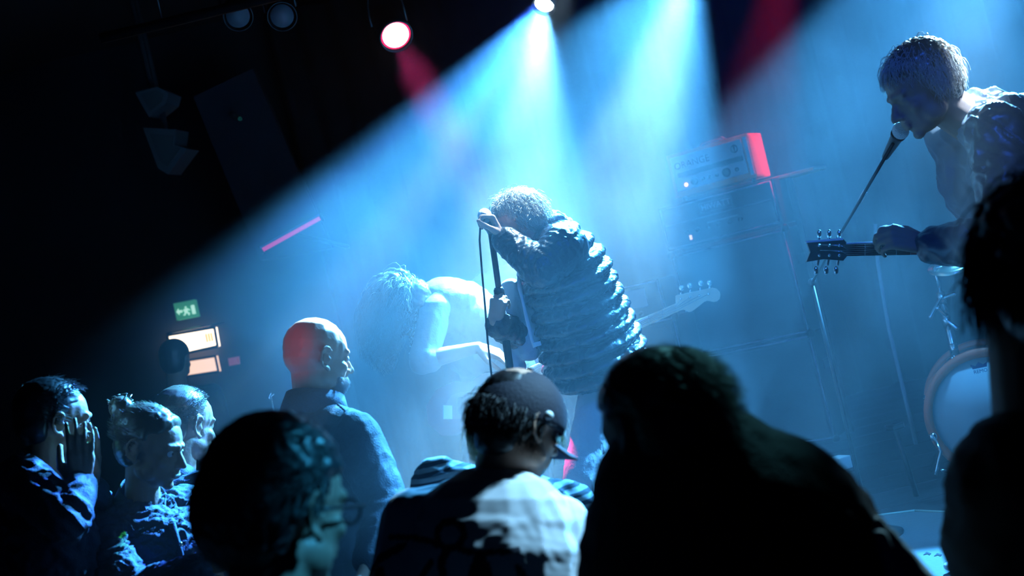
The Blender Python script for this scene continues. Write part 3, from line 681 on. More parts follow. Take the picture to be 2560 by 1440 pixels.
for i, (x, y, lb) in enumerate(((2100, 1157, 'small pale box on the stage floor beside the dark crouching shape'), (2237, 1066, 'small shiny box lying left of the bass drum'))):
    d_ = 5.6 if i else 5.3; b0 = P(x, y, d_); t = thing('stage_box', b0, lb, 'box')
    MB().bbox(b0, (.030, .04, .026) if i == 0 else (.03, .03, .012), Matrix.Rotation(.4, 3, 'Z'), .005).obj('case', M_plate if i == 0 else M_chrome, t, False)
    MB().tube([b0-Vector((0, 0, .01)), Vector((b0.x+.02, b0.y, STZ))], .012, 8).obj('post', M_metal, t)
t = thing('cable', P(2225, 800, 6.5), 'thin dark cable hanging down between amplifiers and drums', 'cable')
MB().tube([P(2188, 560, 6.6), P(2195, 660, 6.6), P(2222, 820, 6.6), P(2262, 990, 6.6), P(2290, 1110, 6.6)], .010, 8).obj('cord', M_pipe2, t)

# ------------------------------------------------------------------ microphones, stands, guitars
def capsule_mic(loc, d, label, parent=None):
    d = Vector(d).normalized(); t = thing('microphone', loc, label, 'microphone')
    loc = Vector(loc)
    MB().ell(loc, (.026, .026, .028), None, 20, 12).obj('grille_ball', mat('mic_grille', (.75, .75, .8), .35, .9, bump=.8, bscale=400), t)
    MB().lathe(loc + d*.018, d, [(0, .025), (.012, .024), (.02, .020), (.15, .012), (.16, .011)], 18).obj('barrel', M_metal, t)
    return t
mtop = P(1212, 540, 4.62)
capsule_mic(mtop, P(1228, 575, 4.66)-mtop, 'microphone clutched in the hand of the hunched singer')
t = thing('microphone_stand', G(1370, 1560, STZ), 'dark straight microphone stand gripped by the singer', 'stand')
s0 = P(1226, 572, 4.66); s1 = P(1250, 745, 4.68); s2 = P(1276, 930, 4.7); dsn = (s2-s0).normalized(); sf = s2 + dsn*((s2.z-STZ)/-dsn.z)
t.location = sf
MB().tube([s0, s1], .0115, 12).obj('upper_pole', M_metal, t); MB().tube([s1, sf - dsn*.01], .015, 12).obj('lower_pole', M_metal, t)
MB().lathe(s1-dsn*.04, dsn, [(0, .015), (.01, .02), (.07, .02), (.08, .015)], 14).obj('clutch', M_metal, t)
MB().lathe(sf + Vector((0, 0, .002)), Vector((0, 0, 1)), [(0, .13), (.02, .13), (.035, .05), (.04, .02)], 32).obj('round_base', M_metal, t)
MB().cap(s0, .017, s0-dsn*.05, .016).obj('clip', M_knob, t)
t = thing('microphone_cable', P(1210, 750, 4.6), 'thin microphone cable hanging left of the stand', 'cable')
cp = [(1224, 560, 4.64), (1212, 548, 4.6), (1201, 560, 4.59), (1199, 600, 4.59), (1205, 680, 4.6), (1213, 770, 4.6), (1219, 850, 4.62), (1228, 930, 4.64), (1240, 1040, 4.66)]
MB().tube([P(*q) for q in cp] + [Vector((P(1262, 1200, 4.7).x, P(1262, 1200, 4.7).y, STZ+.006)), Vector((P(1262, 1200, 4.7).x-.5, P(1262, 1200, 4.7).y+.4, STZ+.006))], .0038, 8).obj('cord', M_metal, t)
# boom stand of the right guitarist
m2 = P(2252, 326, 3.93); t = thing('microphone_stand', G(2080, 1250, STZ), 'slanting boom microphone stand before the right guitarist', 'stand')
b_hi = P(2232, 360, 3.97); b_lo = P(2112, 566, 4.6); b_end = P(2030, 706, 5.0)
pv = b_end.copy(); fb = Vector((pv.x, pv.y+.02, STZ)); t.location = fb
MB().tube([b_hi, b_lo, b_end], .0055, 10).obj('boom_arm', M_metal, t); MB().cap(P(2163, 480, 4.55), .010, P(2150, 502, 4.6), .010).obj('boom_joint', M_chrome, t)
MB().ell(pv, (.016, .016, .016)).obj('pivot', M_metal, t)
MB().tube([pv, Vector((pv.x, pv.y+.02, STZ+.05))], .008, 10).obj('pole', M_metal, t)
MB().lathe(fb + Vector((0, 0, .002)), Vector((0, 0, 1)), [(0, .12), (.02, .12), (.06, .03)], 24).obj('round_base', M_metal, t)
capsule_mic(m2, P(2112, 566, 4.6)-m2, 'microphone at the mouth of the right guitarist')
# small glinting clip stand far left of the stage
t = thing('clip_stand', P(685, 1040, 5.5), 'small glinting clip on a thin stand beyond the bald man', 'stand')
MB().tube([P(676, 990, 5.5), P(690, 1060, 5.5), Vector((P(690, 1060, 5.5).x+.02, P(690, 1060, 5.5).y, STZ))], .006, 8).obj('pole', M_chrome, t)
MB().cap(P(672, 994, 5.5), .008, P(676, 984, 5.5), .006).obj('clip', M_chrome, t); MB().cap(P(678, 990, 5.5), .006, P(683, 986, 5.5), .005).obj('screw', M_chrome, t)

def outline(pts, d0, d1, dv, name, m, parent, x0, x1):
    q = [P(x, y, d0+(d1-d0)*(x-x0)/(x1-x0)) for x, y in pts]
    return MB().prism(q, dv).obj(name, m, parent, False)
M_maple = mat('pale_maple', srgb(215, 190, 160), .4); M_rose = mat('dark_fretboard', (.05, .03, .03), .5); M_body = mat('guitar_body', (.02, .03, .06), .3)
# bass guitar
bd = lambda x: 5.32 + (x-1150)/650*.36
t = thing('bass_guitar', P(1230, 985, bd(1230)), 'bass guitar whose pale neck and headstock stick out behind the puffer jacket', 'guitar')
PB = lambda x, y, o=0: P(x, y, bd(x)+o)
hs = [(1689, 741), (1692, 738), (1697, 737), (1735, 729), (1772, 721), (1782, 719), (1792, 722), (1799, 729), (1801, 737), (1799, 747), (1793, 753), (1785, 755), (1776, 753), (1768, 752), (1760, 755), (1748, 765), (1735, 775), (1728, 779), (1722, 780), (1716, 777), (1709, 774), (1701, 776), (1692, 781)]
MB().prism([PB(x, y) for x, y in hs], _F*.014).obj('headstock', M_maple, t, False)
n0, n1 = ((1692, 758), (1692, 780)), ((1210, 968), (1224, 997))
MB().prism([PB(*n0[0]), PB(*n0[1]), PB(*n1[1]), PB(*n1[0])], _F*.020).obj('neck', M_maple, t, False)
MB().prism([PB(1691, 760, -.004), PB(1691, 779, -.004), PB(1235, 988, -.004), PB(1223, 966, -.004)], _F*.004).obj('fretboard', mat('maple_board', srgb(200, 180, 155), .4), t, False)
B = MB()
for i in range(20):
    u = 1-.5**((i+1)/12.0)*1.0; u = (1-2**(-(i+1)/12))*1.35; a_ = Vector(n0[0]).lerp(Vector(n1[0]), u); b_ = Vector(n0[1]).lerp(Vector(n1[1]), u); B.tube([PB(a_.x, a_.y, -.006), PB(b_.x, b_.y, -.006)], .0013, 5)
tag(B.obj('frets', M_chrome, t), kind='stuff')
for (px, py), (sx_, sy_), (qx, qy) in (((1702, 747), (1702, 733), (1704, 720)), ((1725, 743), (1726, 726), (1724, 714)), ((1748, 739), (1750, 721), (1752, 708)), ((1771, 735), (1774, 716), (1774, 707))):
    MB().cap(PB(px, py, -.004), .006, PB(px, py, -.016), .005).obj('tuning_post', M_chrome, t)
    MB().cap(PB(px, py, .012), .0045, PB(sx_, sy_, .012), .0045).obj('tuner_stem', M_chrome, t)
    MB().ell(PB(qx, qy, .012), (.012, .005, .013), Matrix((IX, _F, IY)).transposed()).obj('tuning_key', M_chrome, t)
B = MB()
for i, (px, py) in enumerate(((1702, 747), (1725, 743), (1748, 739), (1771, 735))):
    v0 = .15+.23*i; B.tube([PB(px, py, -.010), PB(1692, 760+v0*18, -.008), PB(1180, 985+v0*24, -.014)], .0011, 5)
B.obj('string', M_chrome, t)
cB = (1165, 1005); bo = [(70, -30), (95, -62), (80, -78), (45, -72), (10, -52), (-30, -50), (-75, -30), (-100, 10), (-95, 55), (-60, 85), (-20, 82), (10, 55), (40, 48), (75, 66), (100, 58), (98, 30), (74, 8)]
MB().prism([PB(cB[0]+x, cB[1]+y, .002) for x, y in bo], _F*.04).obj('body', M_body, t, False)
MB().prism([PB(cB[0]+x*.5, cB[1]+y*.5, -.003) for x, y in bo], _F*.004).obj('pickguard', mat('dark_pickguard', (.05, .05, .08), .4), t, False)
for x, y in ((1175, 1003), (1150, 1015)): MB().bbox(PB(x, y, -.006), (.012, .008, .035), Matrix((IX, _F, IY)).transposed(), .003).obj('pickup', M_knob, t, False)
MB().bbox(PB(1120, 1030, -.006), (.02, .008, .03), Matrix((IX, _F, IY)).transposed(), .003).obj('bridge', M_chrome, t, False)
# guitar of the right guitarist
gd = lambda x: 3.86 + (x-2020)/600*.10; GB = lambda x, y, o=0: P(x, y, gd(x)+o)
t = thing('electric_guitar', GB(2600, 610), 'electric guitar with six glinting tuners held by the right guitarist', 'guitar')
M_dark_h = mat('dark_headstock', (.02, .02, .03), .3)
MB().prism([GB(*q) for q in ((2016, 603), (2060, 604), (2108, 597), (2118, 608), (2118, 640), (2108, 652), (2060, 648), (2016, 655), (2026, 630))], _F*.014).obj('headstock', M_dark_h, t, False)
MB().prism([GB(2016, 602, -.002), GB(2108, 595, -.002), GB(2108, 600, -.002), GB(2016, 607, -.002)], _F*.016).obj('lit_headstock_edge', M_pipe, t, False)  # white strip paints the light along the headstock's top side
MB().prism([GB(2116, 609), GB(2116, 640), GB(2560, 632), GB(2560, 588)], _F*.020).obj('neck', M_rose, t, False)
MB().tube([GB(2116, 609, -.002), GB(2560, 590, -.002)], .0028, 6).obj('neck_edge_line', M_pipe, t)  # white line along the top edge of the neck
B = MB()
for i in range(14):
    x = 2120+ (1-2**(-(i+1)/12))*760; B.tube([GB(x, 610-(x-2116)*.045, -.004), GB(x, 639-(x-2116)*.015, -.004)], .001, 5)
tag(B.obj('frets', M_chrome, t), kind='stuff')
for i, x in enumerate((2048, 2073, 2098)):
    for sg, y0, y1, dx in ((-1, 604, 585, 0), (1, 648, 676, -8)):
        MB().cap(GB(x, y0-sg*10, -.004), .006, GB(x, y0-sg*10, -.014), .005).obj('tuning_post', M_chrome, t)
        MB().cap(GB(x, y0-sg*8, .008), .004, GB(x+dx*.5, (y0+y1)/2, .008), .004).obj('tuner_stem', M_chrome, t)
        MB().ell(GB(x+dx, y1, .008), (.008, .006, .013), Matrix((IX, _F, IY)).transposed()).obj('tuning_key', M_chrome, t)
B = MB()
for i in range(6): B.tube([GB(2050+25*(i % 3), 612+14*(i//3), -.010), GB(2117, 613+i*4.6, -.006), GB(2600, 592+i*7, -.010)], .0007, 4)
B.obj('string', M_chrome, t)
cB = (2650, 612)
MB().prism([GB(cB[0]+x*1.3, cB[1]+y*1.3, .002) for x, y in bo], _F*.04).obj('body', M_dark_h, t, False)
# ------------------------------------------------------------------ people
C_denim3 = mat('faded_denim', srgb(95, 110, 145), .8, bump=.35, bscale=220, vary=.15)
SK = mat('skin', srgb(206, 158, 136), .48, bump=.12, bscale=120)
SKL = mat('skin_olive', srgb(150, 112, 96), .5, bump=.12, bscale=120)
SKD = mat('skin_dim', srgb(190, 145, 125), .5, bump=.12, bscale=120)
H_dark = mat('dark_hair', (.014, .014, .017), .38, spec=.7)
H_brown = mat('brown_hair', (.10, .06, .04), .35, spec=.8)
H_blond = mat('blond_hair', (.55, .42, .25), .35, spec=.8)
H_light = mat('curly_hair', (.17, .12, .085), .28, spec=.9)
H_grey = mat('grey_beard', (.6, .58, .58), .55)
C_black = mat('black_cloth', (.014, .014, .02), .85, bump=.3, bscale=150)
C_denim = mat('dark_denim', srgb(52, 62, 88), .8, bump=.35, bscale=220, vary=.15)
C_denim2 = mat('blue_denim', srgb(46, 54, 78), .8, bump=.35, bscale=220, vary=.15)
C_white = mat('white_cotton', (.72, .72, .74), .85, bump=.15, bscale=120)
C_pale = mat('pale_cotton', (.50, .52, .56), .85, bump=.15, bscale=120)
C_grey = mat('grey_cotton', (.22, .23, .27), .85, bump=.2, bscale=120)
C_puff = mat('puffer_nylon', (.016, .018, .026), .34, spec=.8, bump=.35, bscale=70)
C_trou = mat('pale_trousers', (.55, .48, .50), .85, bump=.2, bscale=90)
def collar(J, m, root, r=.068, h=.045, off=0.0, flare=1.25, name='collar', tilt=0.0):
    """shirt collar: a turned band around the neck base"""
    R = J['RB']; ng = (J['H']-J['RH'].col[2]*.05 - J['NB']).normalized(); c = J['NB'] + ng*off
    B = MB(); s = R.col[0]; f = ng.cross(s).normalized(); f = f if f.dot(R.col[1]) > 0 else -f; n = 30; vs = []; rows = [(-.012, flare), (h*.5, 1.08), (h, 1.0), (h+.004, 1.05), (h*.5, 1.17), (-.016, flare+.12)]
    for hh, rr in rows:
        for k in range(n):
            a = math.radians(24) + (2*math.pi-math.radians(48))*k/(n-1); dip = .018*math.cos(a)
            vs.append(c + (s*math.sin(a) + f*math.cos(a)*1.05)*r*rr + ng*(hh - dip))
    fs = [(i*n+k, i*n+k+1, (i+1)*n+k+1, (i+1)*n+k) for i in range(len(rows)-1) for k in range(n-1)]
    B.add(vs, fs); o = B.obj(name, m, root); q = o.modifiers.new('t', 'SOLIDIFY'); q.thickness = .003; return o
def eyes(J, root):
    R = J['RH']; m = mat('eye_white', (.7, .7, .72), .2); m2 = mat('iris', (.03, .04, .05), .1)
    for q in (-1, 1):
        c = J['H'] + R@Vector((q*.031, .076, .0))*J['k']
        o = MB().ell(c, (.0115,)*3).obj('eye', m, root); MB().ell(c + R.col[1]*.0075, (.0055, .0055, .0055)).obj('iris', m2, o)

# --- far left: man pressing his hands to his face
J = joints(P(138, 1055, 3.6), V(.80, .06, .55), V(-.12, -1, 0), V(.8, 0, .5), 0.0, wide=.19,
           sR=P(62, 1200, 3.48), eR=P(168, 1305, 3.36), wR=P(201, 1214, 3.46), eL=P(250, 1330, 3.75), wL=P(224, 1216, 3.60))
u, f = J['RH'].col[2], J['RH'].col[1]
r, b = build_person('man at far left covering his face with raised hands', J, SKL, C_denim2, C_denim, voxel=.0052, it=2,
    hands=(dict(d=V(.03, -1, .03), n=V(-.5, 0, -.85), side=-1, curl=(6, 10, 8), spread=2, r=.0082), dict(d=V(.0, -1, .02), n=V(-.5, 0, .85), side=-1, curl=(2, 8, 10), spread=3, r=.0082)),
    folds_fn=folds(.012, 26, 12, (V(.6, .5, 0), 3.0)), g=.016, to=.93)
B = MB(); hairshell(B, J, (.004, .006, .005)); B.blob('hair', H_dark, r, .006, 2, carve(J, folds(.002, 120, 2))); strands(J, 'hair_strands', H_dark, r, 1500, .035, 4, .0010, (0, .7, -.2), seed=5, lift=.5, grav=.1)
collar(J, C_denim2, r, .07, .05, -.01)
# --- woman with the bun
J = joints(P(378, 1118, 3.7), V(.95, .17, -.22), V(.14, -.98, 0), V(.8, 0, -.55), 0.0, k=.98, wide=.165,
           NB=P(352, 1262, 3.72), eR=P(338, 1490, 3.5), wR=P(515, 1415, 3.42), eL=P(520, 1500, 3.9), wL=P(540, 1440, 3.6))
r, b = build_person('smiling woman in profile with hair tied in a bun and denim jacket', J, SKL, C_denim2, C_denim, voxel=.0052, it=2, folds_fn=folds(.013, 30, 21, (V(.3, .9, 0), .4)), g=.016, neck=.048, to=.93)
B = MB(); hairshell(B, J, (.006, .008, .006), fringe=-.012); R = J['RH']
bc = P(303, 1020, 3.72); B.ell(bc, (.034, .034, .035)); B.ell(bc+V(.012, .008, -.01), (.02, .022, .018)); B.cap(bc+V(.02, .02, 0), .016, P(330, 1060, 3.72), .02)
B.blob('hair', H_brown, r, .006, 2, carve(J, folds(.003, 90, 2, (V(1, -.3, 0), 4)))); strands(J, 'hair_strands', H_brown, r, 1600, .035, 4, .0008, (0, -1, .25), seed=8, lift=.06, grav=0, spread=.10)
B = MB()
for i in range(26):
    a = i*.9; p = bc + Vector((math.cos(a), math.sin(a), math.sin(a*1.7)))*.024; B.tube([p, p+Vector((math.cos(a+.8), math.sin(a+.8), math.sin(a*1.7+.5)))*.016, p+Vector((math.cos(a+1.7), math.sin(a+1.7), .8))*.020], [.0022, .0016, .0006], 5)
B.obj('bun_curls', H_light, r); eyes(J, r)
B = MB(); 
for i in range(-2, 3): B.ell(J['H']+R@Vector((i*.006, .0985-abs(i)*.001, -.0625)), (.003, .0035, .0045), R, 8, 6)
B.obj('teeth', mat('teeth', (.85, .85, .8), .25), r); collar(J, C_denim2, r, .062, .05, -.012)
B = MB(); n = J['NB']; p_ = J['P']; fw = J['RB'].col[1]
B.tube([n.lerp(p_, t_) + fw*(.128-.02*abs(t_-.4)) for t_ in (.08, .25, .45, .65, .85, 1)], .010, 8); B.obj('button_placket', C_denim2, r)
for t_ in (.2, .38, .56, .74): MB().lathe(n.lerp(p_, t_) + fw*.136, fw, [(0, .007), (.004, .006)], 12).obj('button', M_chrome, r)
# --- short haired man behind her
J = joints(P(463, 1062, 4.2), V(.62, .14, .78), V(-.06, -1, 0), V(.5, 0, .85), 0.0, k=1.04, wide=.2)
r, b = build_person('man with cropped hair looking away behind the woman with the bun', J, SKL, C_denim2, C_denim, voxel=.0055, it=2, folds_fn=folds(.009, 24, 31), g=.016)
B = MB(); hairshell(B, J, (.002, .003, .003)); B.blob('hair', H_brown, r, .006, 2, carve(J, folds(.001, 200, 2))); strands(J, 'hair_strands', H_brown, r, 2600, .012, 2, .0009, (0, .2, 0), seed=9, lift=1.0, grav=0)
collar(J, C_denim2, r, .07, .05, -.01)
# --- silhouette in front of the light boxes
J = joints(P(441, 902, 7.4), V(.2, 0, 1), V(-.1, -1, 0), V(.1, 0, 1), 0.0, wide=.2)
r, b = build_person('distant dark figure whose head cuts into the warm light boxes', J, SKD, C_black, voxel=.011, folds_fn=folds(.006, 20, 41))
B = MB(); hairshell(B, J, (.010, .012, .010)); B.blob('hair', H_dark, r, .010, 2, carve(J))
# --- bald bearded man
J = joints(P(793, 893, 3.75), V(.82, .10, .56), V(-.04, -1, .05), V(.62, 0, .78), 0.0, wide=.195, NB=P(786, 1035, 3.74),
           sL=P(690, 1098, 3.86), sR=P(886, 1092, 3.62), eR=P(968, 1262, 3.5), wR=P(925, 1415, 3.34), eL=P(700, 1330, 3.9))
r, b = build_person('bald man with pale beard in a dark denim shirt looking at the stage', J, mat('bald_skin', srgb(214, 165, 142), .40, bump=.1, bscale=140), mat('navy_denim', srgb(34, 42, 64), .8, bump=.35, bscale=220, vary=.15), C_black, voxel=.0050, it=2, beard=.85,
                    folds_fn=folds(.007, 15, 51, (V(.4, .9, 0), 1.6)), g=.022, to=.9)
strands(J, 'beard', H_grey, r, 2600, .026, 3, .0008, (0, .4, -.8), seed=11, region='beard', lift=.7, grav=.3, spread=.3)
collar(J, C_denim, r, .080, .052, .0, 1.2); eyes(J, r)
B = MB(); n_ = 14; a_ = J['NB']+V(.06, .05, -.03); 
for i in range(n_): t_ = i/(n_-1); B.cap(P(845+t_*75, 1012+t_*62+18*t_*t_, 3.62-.02*t_), .0035, P(848+t_*75, 1014+t_*62+18*t_*t_, 3.62-.02*t_), .003)
B.obj('shoulder_seam', C_denim2, r)
# --- foreground dark head left
J = joints(P(706, 1272, 1.9), V(.62, .12, .78), V(-.08, -1, 0), V(.6, 0, .8), 0.0, k=1.05, wide=.19)
r, b = build_person('near dark-haired person with lit right ear and neck, low in front of the bald man', J, SKL, C_black, C_black, voxel=.0055, it=2, folds_fn=folds(.006, 20, 61))
B = MB(); hairshell(B, J, (.012, .018, .016), down=.0, back=.02); B.blob('hair', H_dark, r, .006, 3, carve(J, folds(.005, 60, 6))); strands(J, 'hair_strands', H_dark, r, 2600, .035, 4, .0012, (0, -.5, -.3), seed=12, shell=.012, lift=.4, grav=.3)
R = J['RH']; B = MB(); q = J['H'] + R@Vector((-.083, .02, .004)); B.tube([J['H']+R@Vector((-.085, -.03, .0)), q, J['H']+R@Vector((-.070, .100, .006))], .0028, 8)
for e_ in (-1, 1): B.tube([J['H']+R@Vector((e_*.033+.022*math.cos(a_), .108, -.004+.019*math.sin(a_))) for a_ in [i*6.283/16 for i in range(17)]], .0022, 6)
B.obj('glasses', M_metal, r)
# --- curly blond person beyond the cap
J = joints(P(1288, 1088, 3.2), V(.05, .12, 1), V(-.1, -1, 0), V(-.1, 0, 1), 0.0, wide=.19, NB=P(1262, 1222, 3.22), sL=P(1098, 1212, 3.24), sR=P(1420, 1270, 3.24))
def stripes(name, c1, c2, sc=22, axis=2):
    m = mat(name, c1, .85); nt = m.node_tree; b_ = nt.nodes['Principled BSDF']; tc = nt.nodes.new('ShaderNodeTexCoord'); wv = nt.nodes.new('ShaderNodeTexWave'); wv.bands_direction = 'Z'; wv.inputs['Scale'].default_value = sc
    cr = nt.nodes.new('ShaderNodeValToRGB'); cr.color_ramp.interpolation = 'CONSTANT'; cr.color_ramp.elements[0].color = (*c1, 1); cr.color_ramp.elements[1].color = (*c2, 1); cr.color_ramp.elements[1].position = .5
    nt.links.new(tc.outputs['Object'], wv.inputs['Vector']); nt.links.new(wv.outputs['Fac'], cr.inputs[0]); nt.links.new(cr.outputs[0], b_.inputs['Base Color']); return m
r, b = build_person('person with frizzy pale hair in a striped top beyond the capped man', J, SKD, stripes('striped_cloth', (.03, .04, .07), (.45, .47, .5), 14), C_black, voxel=.007, folds_fn=folds(.008, 24, 71), g=.018)
B = MB(); hairshell(B, J, (.030, .025, .012), lumps=30, lr=.02, down=.02); B.blob('hair', H_blond, r, .008, 2, carve(J, folds(.004, 60, 6))); strands(J, 'hair_strands', H_blond, r, 2600, .085, 7, .0013, (0, -.1, -.7), seed=13, shell=.02, lift=1.0, grav=.5, curl=.010, spread=.5, cfreq=14)
# --- capped man
J = joints(P(1298, 1058, 2.75), V(.74, .36, .56), V(.28, -.93, .30), V(.25, .15, .95), 0.0, k=1.0, NB=P(1243, 1218, 2.74), pelvis=P(1225, 1800, 2.60), wide=.2,
           sL=P(1035, 1300, 2.74), sR=P(1398, 1322, 2.70), eL=P(955, 1590, 2.62), eR=P(1440, 1600, 2.60), wL=P(1010, 1830, 2.9), wR=P(1440, 1820, 2.9))
RBk = J['RB']; NBk = J['NB'].copy()
def seg_d(p, a, b):
    a = np.array(a); b = np.array(b); ab = b-a; t_ = np.clip(((p-a)@ab)/(ab@ab), 0, 1); return np.linalg.norm(p-a-t_[:, None]*ab, axis=1)
def print_fn(co, no, me):
    co2 = folds(.005, 13, 81, (V(.5, .9, 0), 2.5), False)(co, no, me)
    d = co - np.array(NBk); X = -d@np.array(RBk.col[0]); Z = d@np.array(RBk.col[2]); back = (no@np.array(RBk.col[1])) < .1
    # design in metres on the back: X to the right, Z up
    p = np.stack([X, Z], 1); m = np.zeros(len(p))
    el = lambda cx, cz, rx, rz, w: (np.abs(np.sqrt(((X-cx)/rx)**2+((Z-cz)/rz)**2)-1) < w/min(rx, rz))
    m[el(-.055, -.095, .030, .026, .007)] = 1
    for pts, w_ in (([(-.20, -.10), (-.15, -.102), (-.10, -.108), (-.085, -.115)], .006), ([(-.035, -.122), (.0, -.130), (.05, -.128), (.085, -.125)], .006),
                    ([(-.27, -.25), (-.255, -.19), (-.225, -.145), (-.17, -.118)], .008), ([(-.27, -.25), (-.275, -.40)], .008),
                    ([(-.06, -.125), (-.075, -.15), (-.07, -.17)], .010), ([(-.215, -.17), (-.205, -.20), (-.22, -.23), (-.205, -.26), (-.22, -.30)], .012), ([(-.10, -.15), (-.13, -.19), (-.14, -.24)], .007),
                    ([(.085, -.16), (.12, -.22), (.15, -.3), (.16, -.4)], .007)):
        for a_, b_ in zip(pts[:-1], pts[1:]): m[seg_d(p, a_, b_) < w_] = 1
    tri = (Z < -.135) & (Z > -.45) & (np.abs(X-.012) < .012+(-.135-Z)*.38); m[tri] = 1
    m[(np.abs(X+.165) < .012) & (Z < -.2) & (Z > -.29) & ((np.floor(Z*60) % 2) == 0)] = 1
    m = m*back
    at = me.color_attributes.new('print', 'FLOAT_COLOR', 'POINT'); c = np.ones((len(p), 4)); c[:, 0] = c[:, 1] = c[:, 2] = m; at.data.foreach_set('color', c.ravel().astype('f'))
    return co2
C_print = mat('printed_cotton', (.55, .56, .6), .85); nt = C_print.node_tree; va = nt.nodes.new('ShaderNodeVertexColor'); va.layer_name = 'print'; mx = nt.nodes.new('ShaderNodeMix'); mx.data_type = 'RGBA'
mx.inputs[6].default_value = (.72, .72, .76, 1); mx.inputs[7].default_value = (.02, .02, .04, 1); nt.links.new(va.outputs[0], mx.inputs[0]); nt.links.new(mx.outputs[2], nt.nodes['Principled BSDF'].inputs['Base Color'])
r, b = build_person('man in a dark cap and white long-sleeved top with dark print on the back', J, SK, C_print, C_black, voxel=.0055, it=2, folds_fn=print_fn, tvox=.0046, g=.018, bulk=1.08)
B = MB(); hairshell(B, J, (-.004, -.006, -.012), down=.02); B.blob('hair', H_dark, r, .007, 2, carve(J, folds(.003, 80, 6))); strands(J, 'hair_strands', H_dark, r, 1500, .06, 5, .0012, (0, -.3, -.8), seed=14, region='nape', lift=.5, grav=.6, curl=.004)
R = J['RH']; c0 = J['H']; C_cap = mat('cap_cotton', (.012, .014, .032), .8, bump=.25, bscale=160)
def Wh(a, b, d): return c0 + R@Vector((a, b, d))
root = r; vs = []; rows = 12; n = 36
for i in range(rows+1):
    th = math.pi*.5*i/rows*1.10
    for k in range(n):
        a = 2*math.pi*k/n; rr = 1+.006*math.cos(6*a)*math.sin(th); vs.append(Wh(.093*rr*math.sin(th)*math.cos(a), -.008+.113*rr*math.sin(th)*math.sin(a), .014+.102*math.cos(th) + .004*math.sin(a) - .034*max(0, -math.sin(a))*(i/rows)**3))
fs = [(i*n+k, (i+1)*n+k, (i+1)*n+(k+1) % n, i*n+(k+1) % n) for i in range(rows) for k in range(n)]
o = MB().add(vs, fs).obj('cap', C_cap, r); q = o.modifiers.new('t', 'SOLIDIFY'); q.thickness = .003
fp = MB(); vs2 = []; 
for i in range(3, rows):
    th = math.pi*.5*i/rows*1.10
    for k in range(13):
        a = math.radians(64+52*k/12); vs2.append(Wh(.096*math.sin(th)*math.cos(a), -.008+.116*math.sin(th)*math.sin(a), .016+.101*math.cos(th)))
fp.add(vs2, [(i*13+k, (i+1)*13+k, (i+1)*13+k+1, i*13+k+1) for i in range(rows-4) for k in range(12)]).obj('front_panel', mat('rim_lit_panel', (.8, .8, .82), .8), o)  # pale colour paints the white rim of light on the dark cap
MB().ell(Wh(0, -.008, .117), (.009, .009, .006), R, 12, 8).obj('button', C_cap, o)
bv = []; 
for i in range(7):
    for k in range(15):
        a = math.radians(28+124*k/14); e_ = i/6*.058; bv.append(Wh((.086+e_*.5)*math.cos(a), .0+(.100+e_)*math.sin(a), -.014 - e_*.28 - .022*math.cos(a)**2))
bo_ = MB().add(bv, [(i*15+k, (i+1)*15+k, (i+1)*15+k+1, i*15+k+1) for i in range(6) for k in range(14)]).obj('brim', C_cap, o); q = bo_.modifiers.new('t', 'SOLIDIFY'); q.thickness = .005
MB().tube([Wh(.050*math.cos(a_), -.004-.113*math.sin(a_), -.006) for a_ in [math.pi*.2+math.pi*.6*i/10 for i in range(11)]], .005, 6).obj('rear_strap', C_cap, o)
MB().ell(Wh(-.094, -.002, .018), (.010, .010, .010)).obj('earplug', mat('pale_plug', (.9, .95, .95), .4), r)
collar(J, C_print, r, .070, .012, .0, 1.2, 'neckband')
# --- big dark man
J = joints(P(1632, 1072, 2.0), V(-.52, .38, .76), V(-.18, -.95, .2), V(-.4, .1, .9), 0.0, k=.94, NB=P(1745, 1180, 2.02), pelvis=P(1930, 1960, 2.0), wide=.21,
           sL=P(1590, 1310, 2.12), sR=P(2030, 1330, 1.92), eL=P(1560, 1640, 2.2), eR=P(2170, 1600, 1.95), wL=P(1600, 1900, 2.4), wR=P(2200, 1850, 2.2))
def big(T):
    FR = Matrix((IX, _F, IY)).transposed()
    T.ell(P(1835, 1385, 2.0), (.232, .17, .205), FR, 24, 14); T.ell(P(1745, 1230, 2.0), (.165, .13, .14), FR, 20, 12); T.ell(P(1700, 1120, 2.0), (.105, .09, .09), FR); T.ell(P(1950, 1480, 2.0), (.19, .16, .22), FR, 20, 12)
    T.ell(P(1640, 1440, 2.02), (.125, .12, .20), FR, 20, 12)
r, b = build_person('large dark figure stooping with rumpled hair, right of the capped man', J, SKD, C_black, C_black, voxel=.008, folds_fn=folds(.004, 16, 91), g=.02, textra=big, tvox=.009, top_name='hoodie', bulk=1.15)
B = MB(); hairshell(B, J, (.012, .014, .010), down=.01, back=.006); B.blob('hair', H_dark, r, .006, 3, carve(J, folds(.003, 45, 6))); 
H_teal = mat('dark_sleek_hair', (.05, .05, .05), .30, spec=.9)
strands(J, 'hair_strands', H_teal, r, 4200, .07, 6, .0012, (-.5, -.9, -.25), seed=15, shell=.008, lift=.12, grav=.35, spread=.16, curl=.004)
B = MB()
for i in range(9): B.tube([P(1640+i*4, 893, 2.0), P(1655+i*3, 876-(i % 3)*3, 1.98), P(1672+i*3, 884, 1.97), P(1683+i*2, 902, 1.97)], [.0012, .0014, .0012, .0005], 5)
B.obj('loose_lock', H_teal, r)
B = MB(); B.cap(P(2185, 1320, 1.93), .018, P(2290, 1500, 1.9), .045); B.cap(P(2200, 1340, 1.9), .012, P(2270, 1480, 1.88), .02); B.blob('rim_lit_fold', mat('rim_lit_cloth', (.30, .36, .36), .75), r, .006, 3, folds(.005, 34, 5, (V(.5, .85, 0), 6)))  # paler cloth paints the teal rim light along the black sleeve
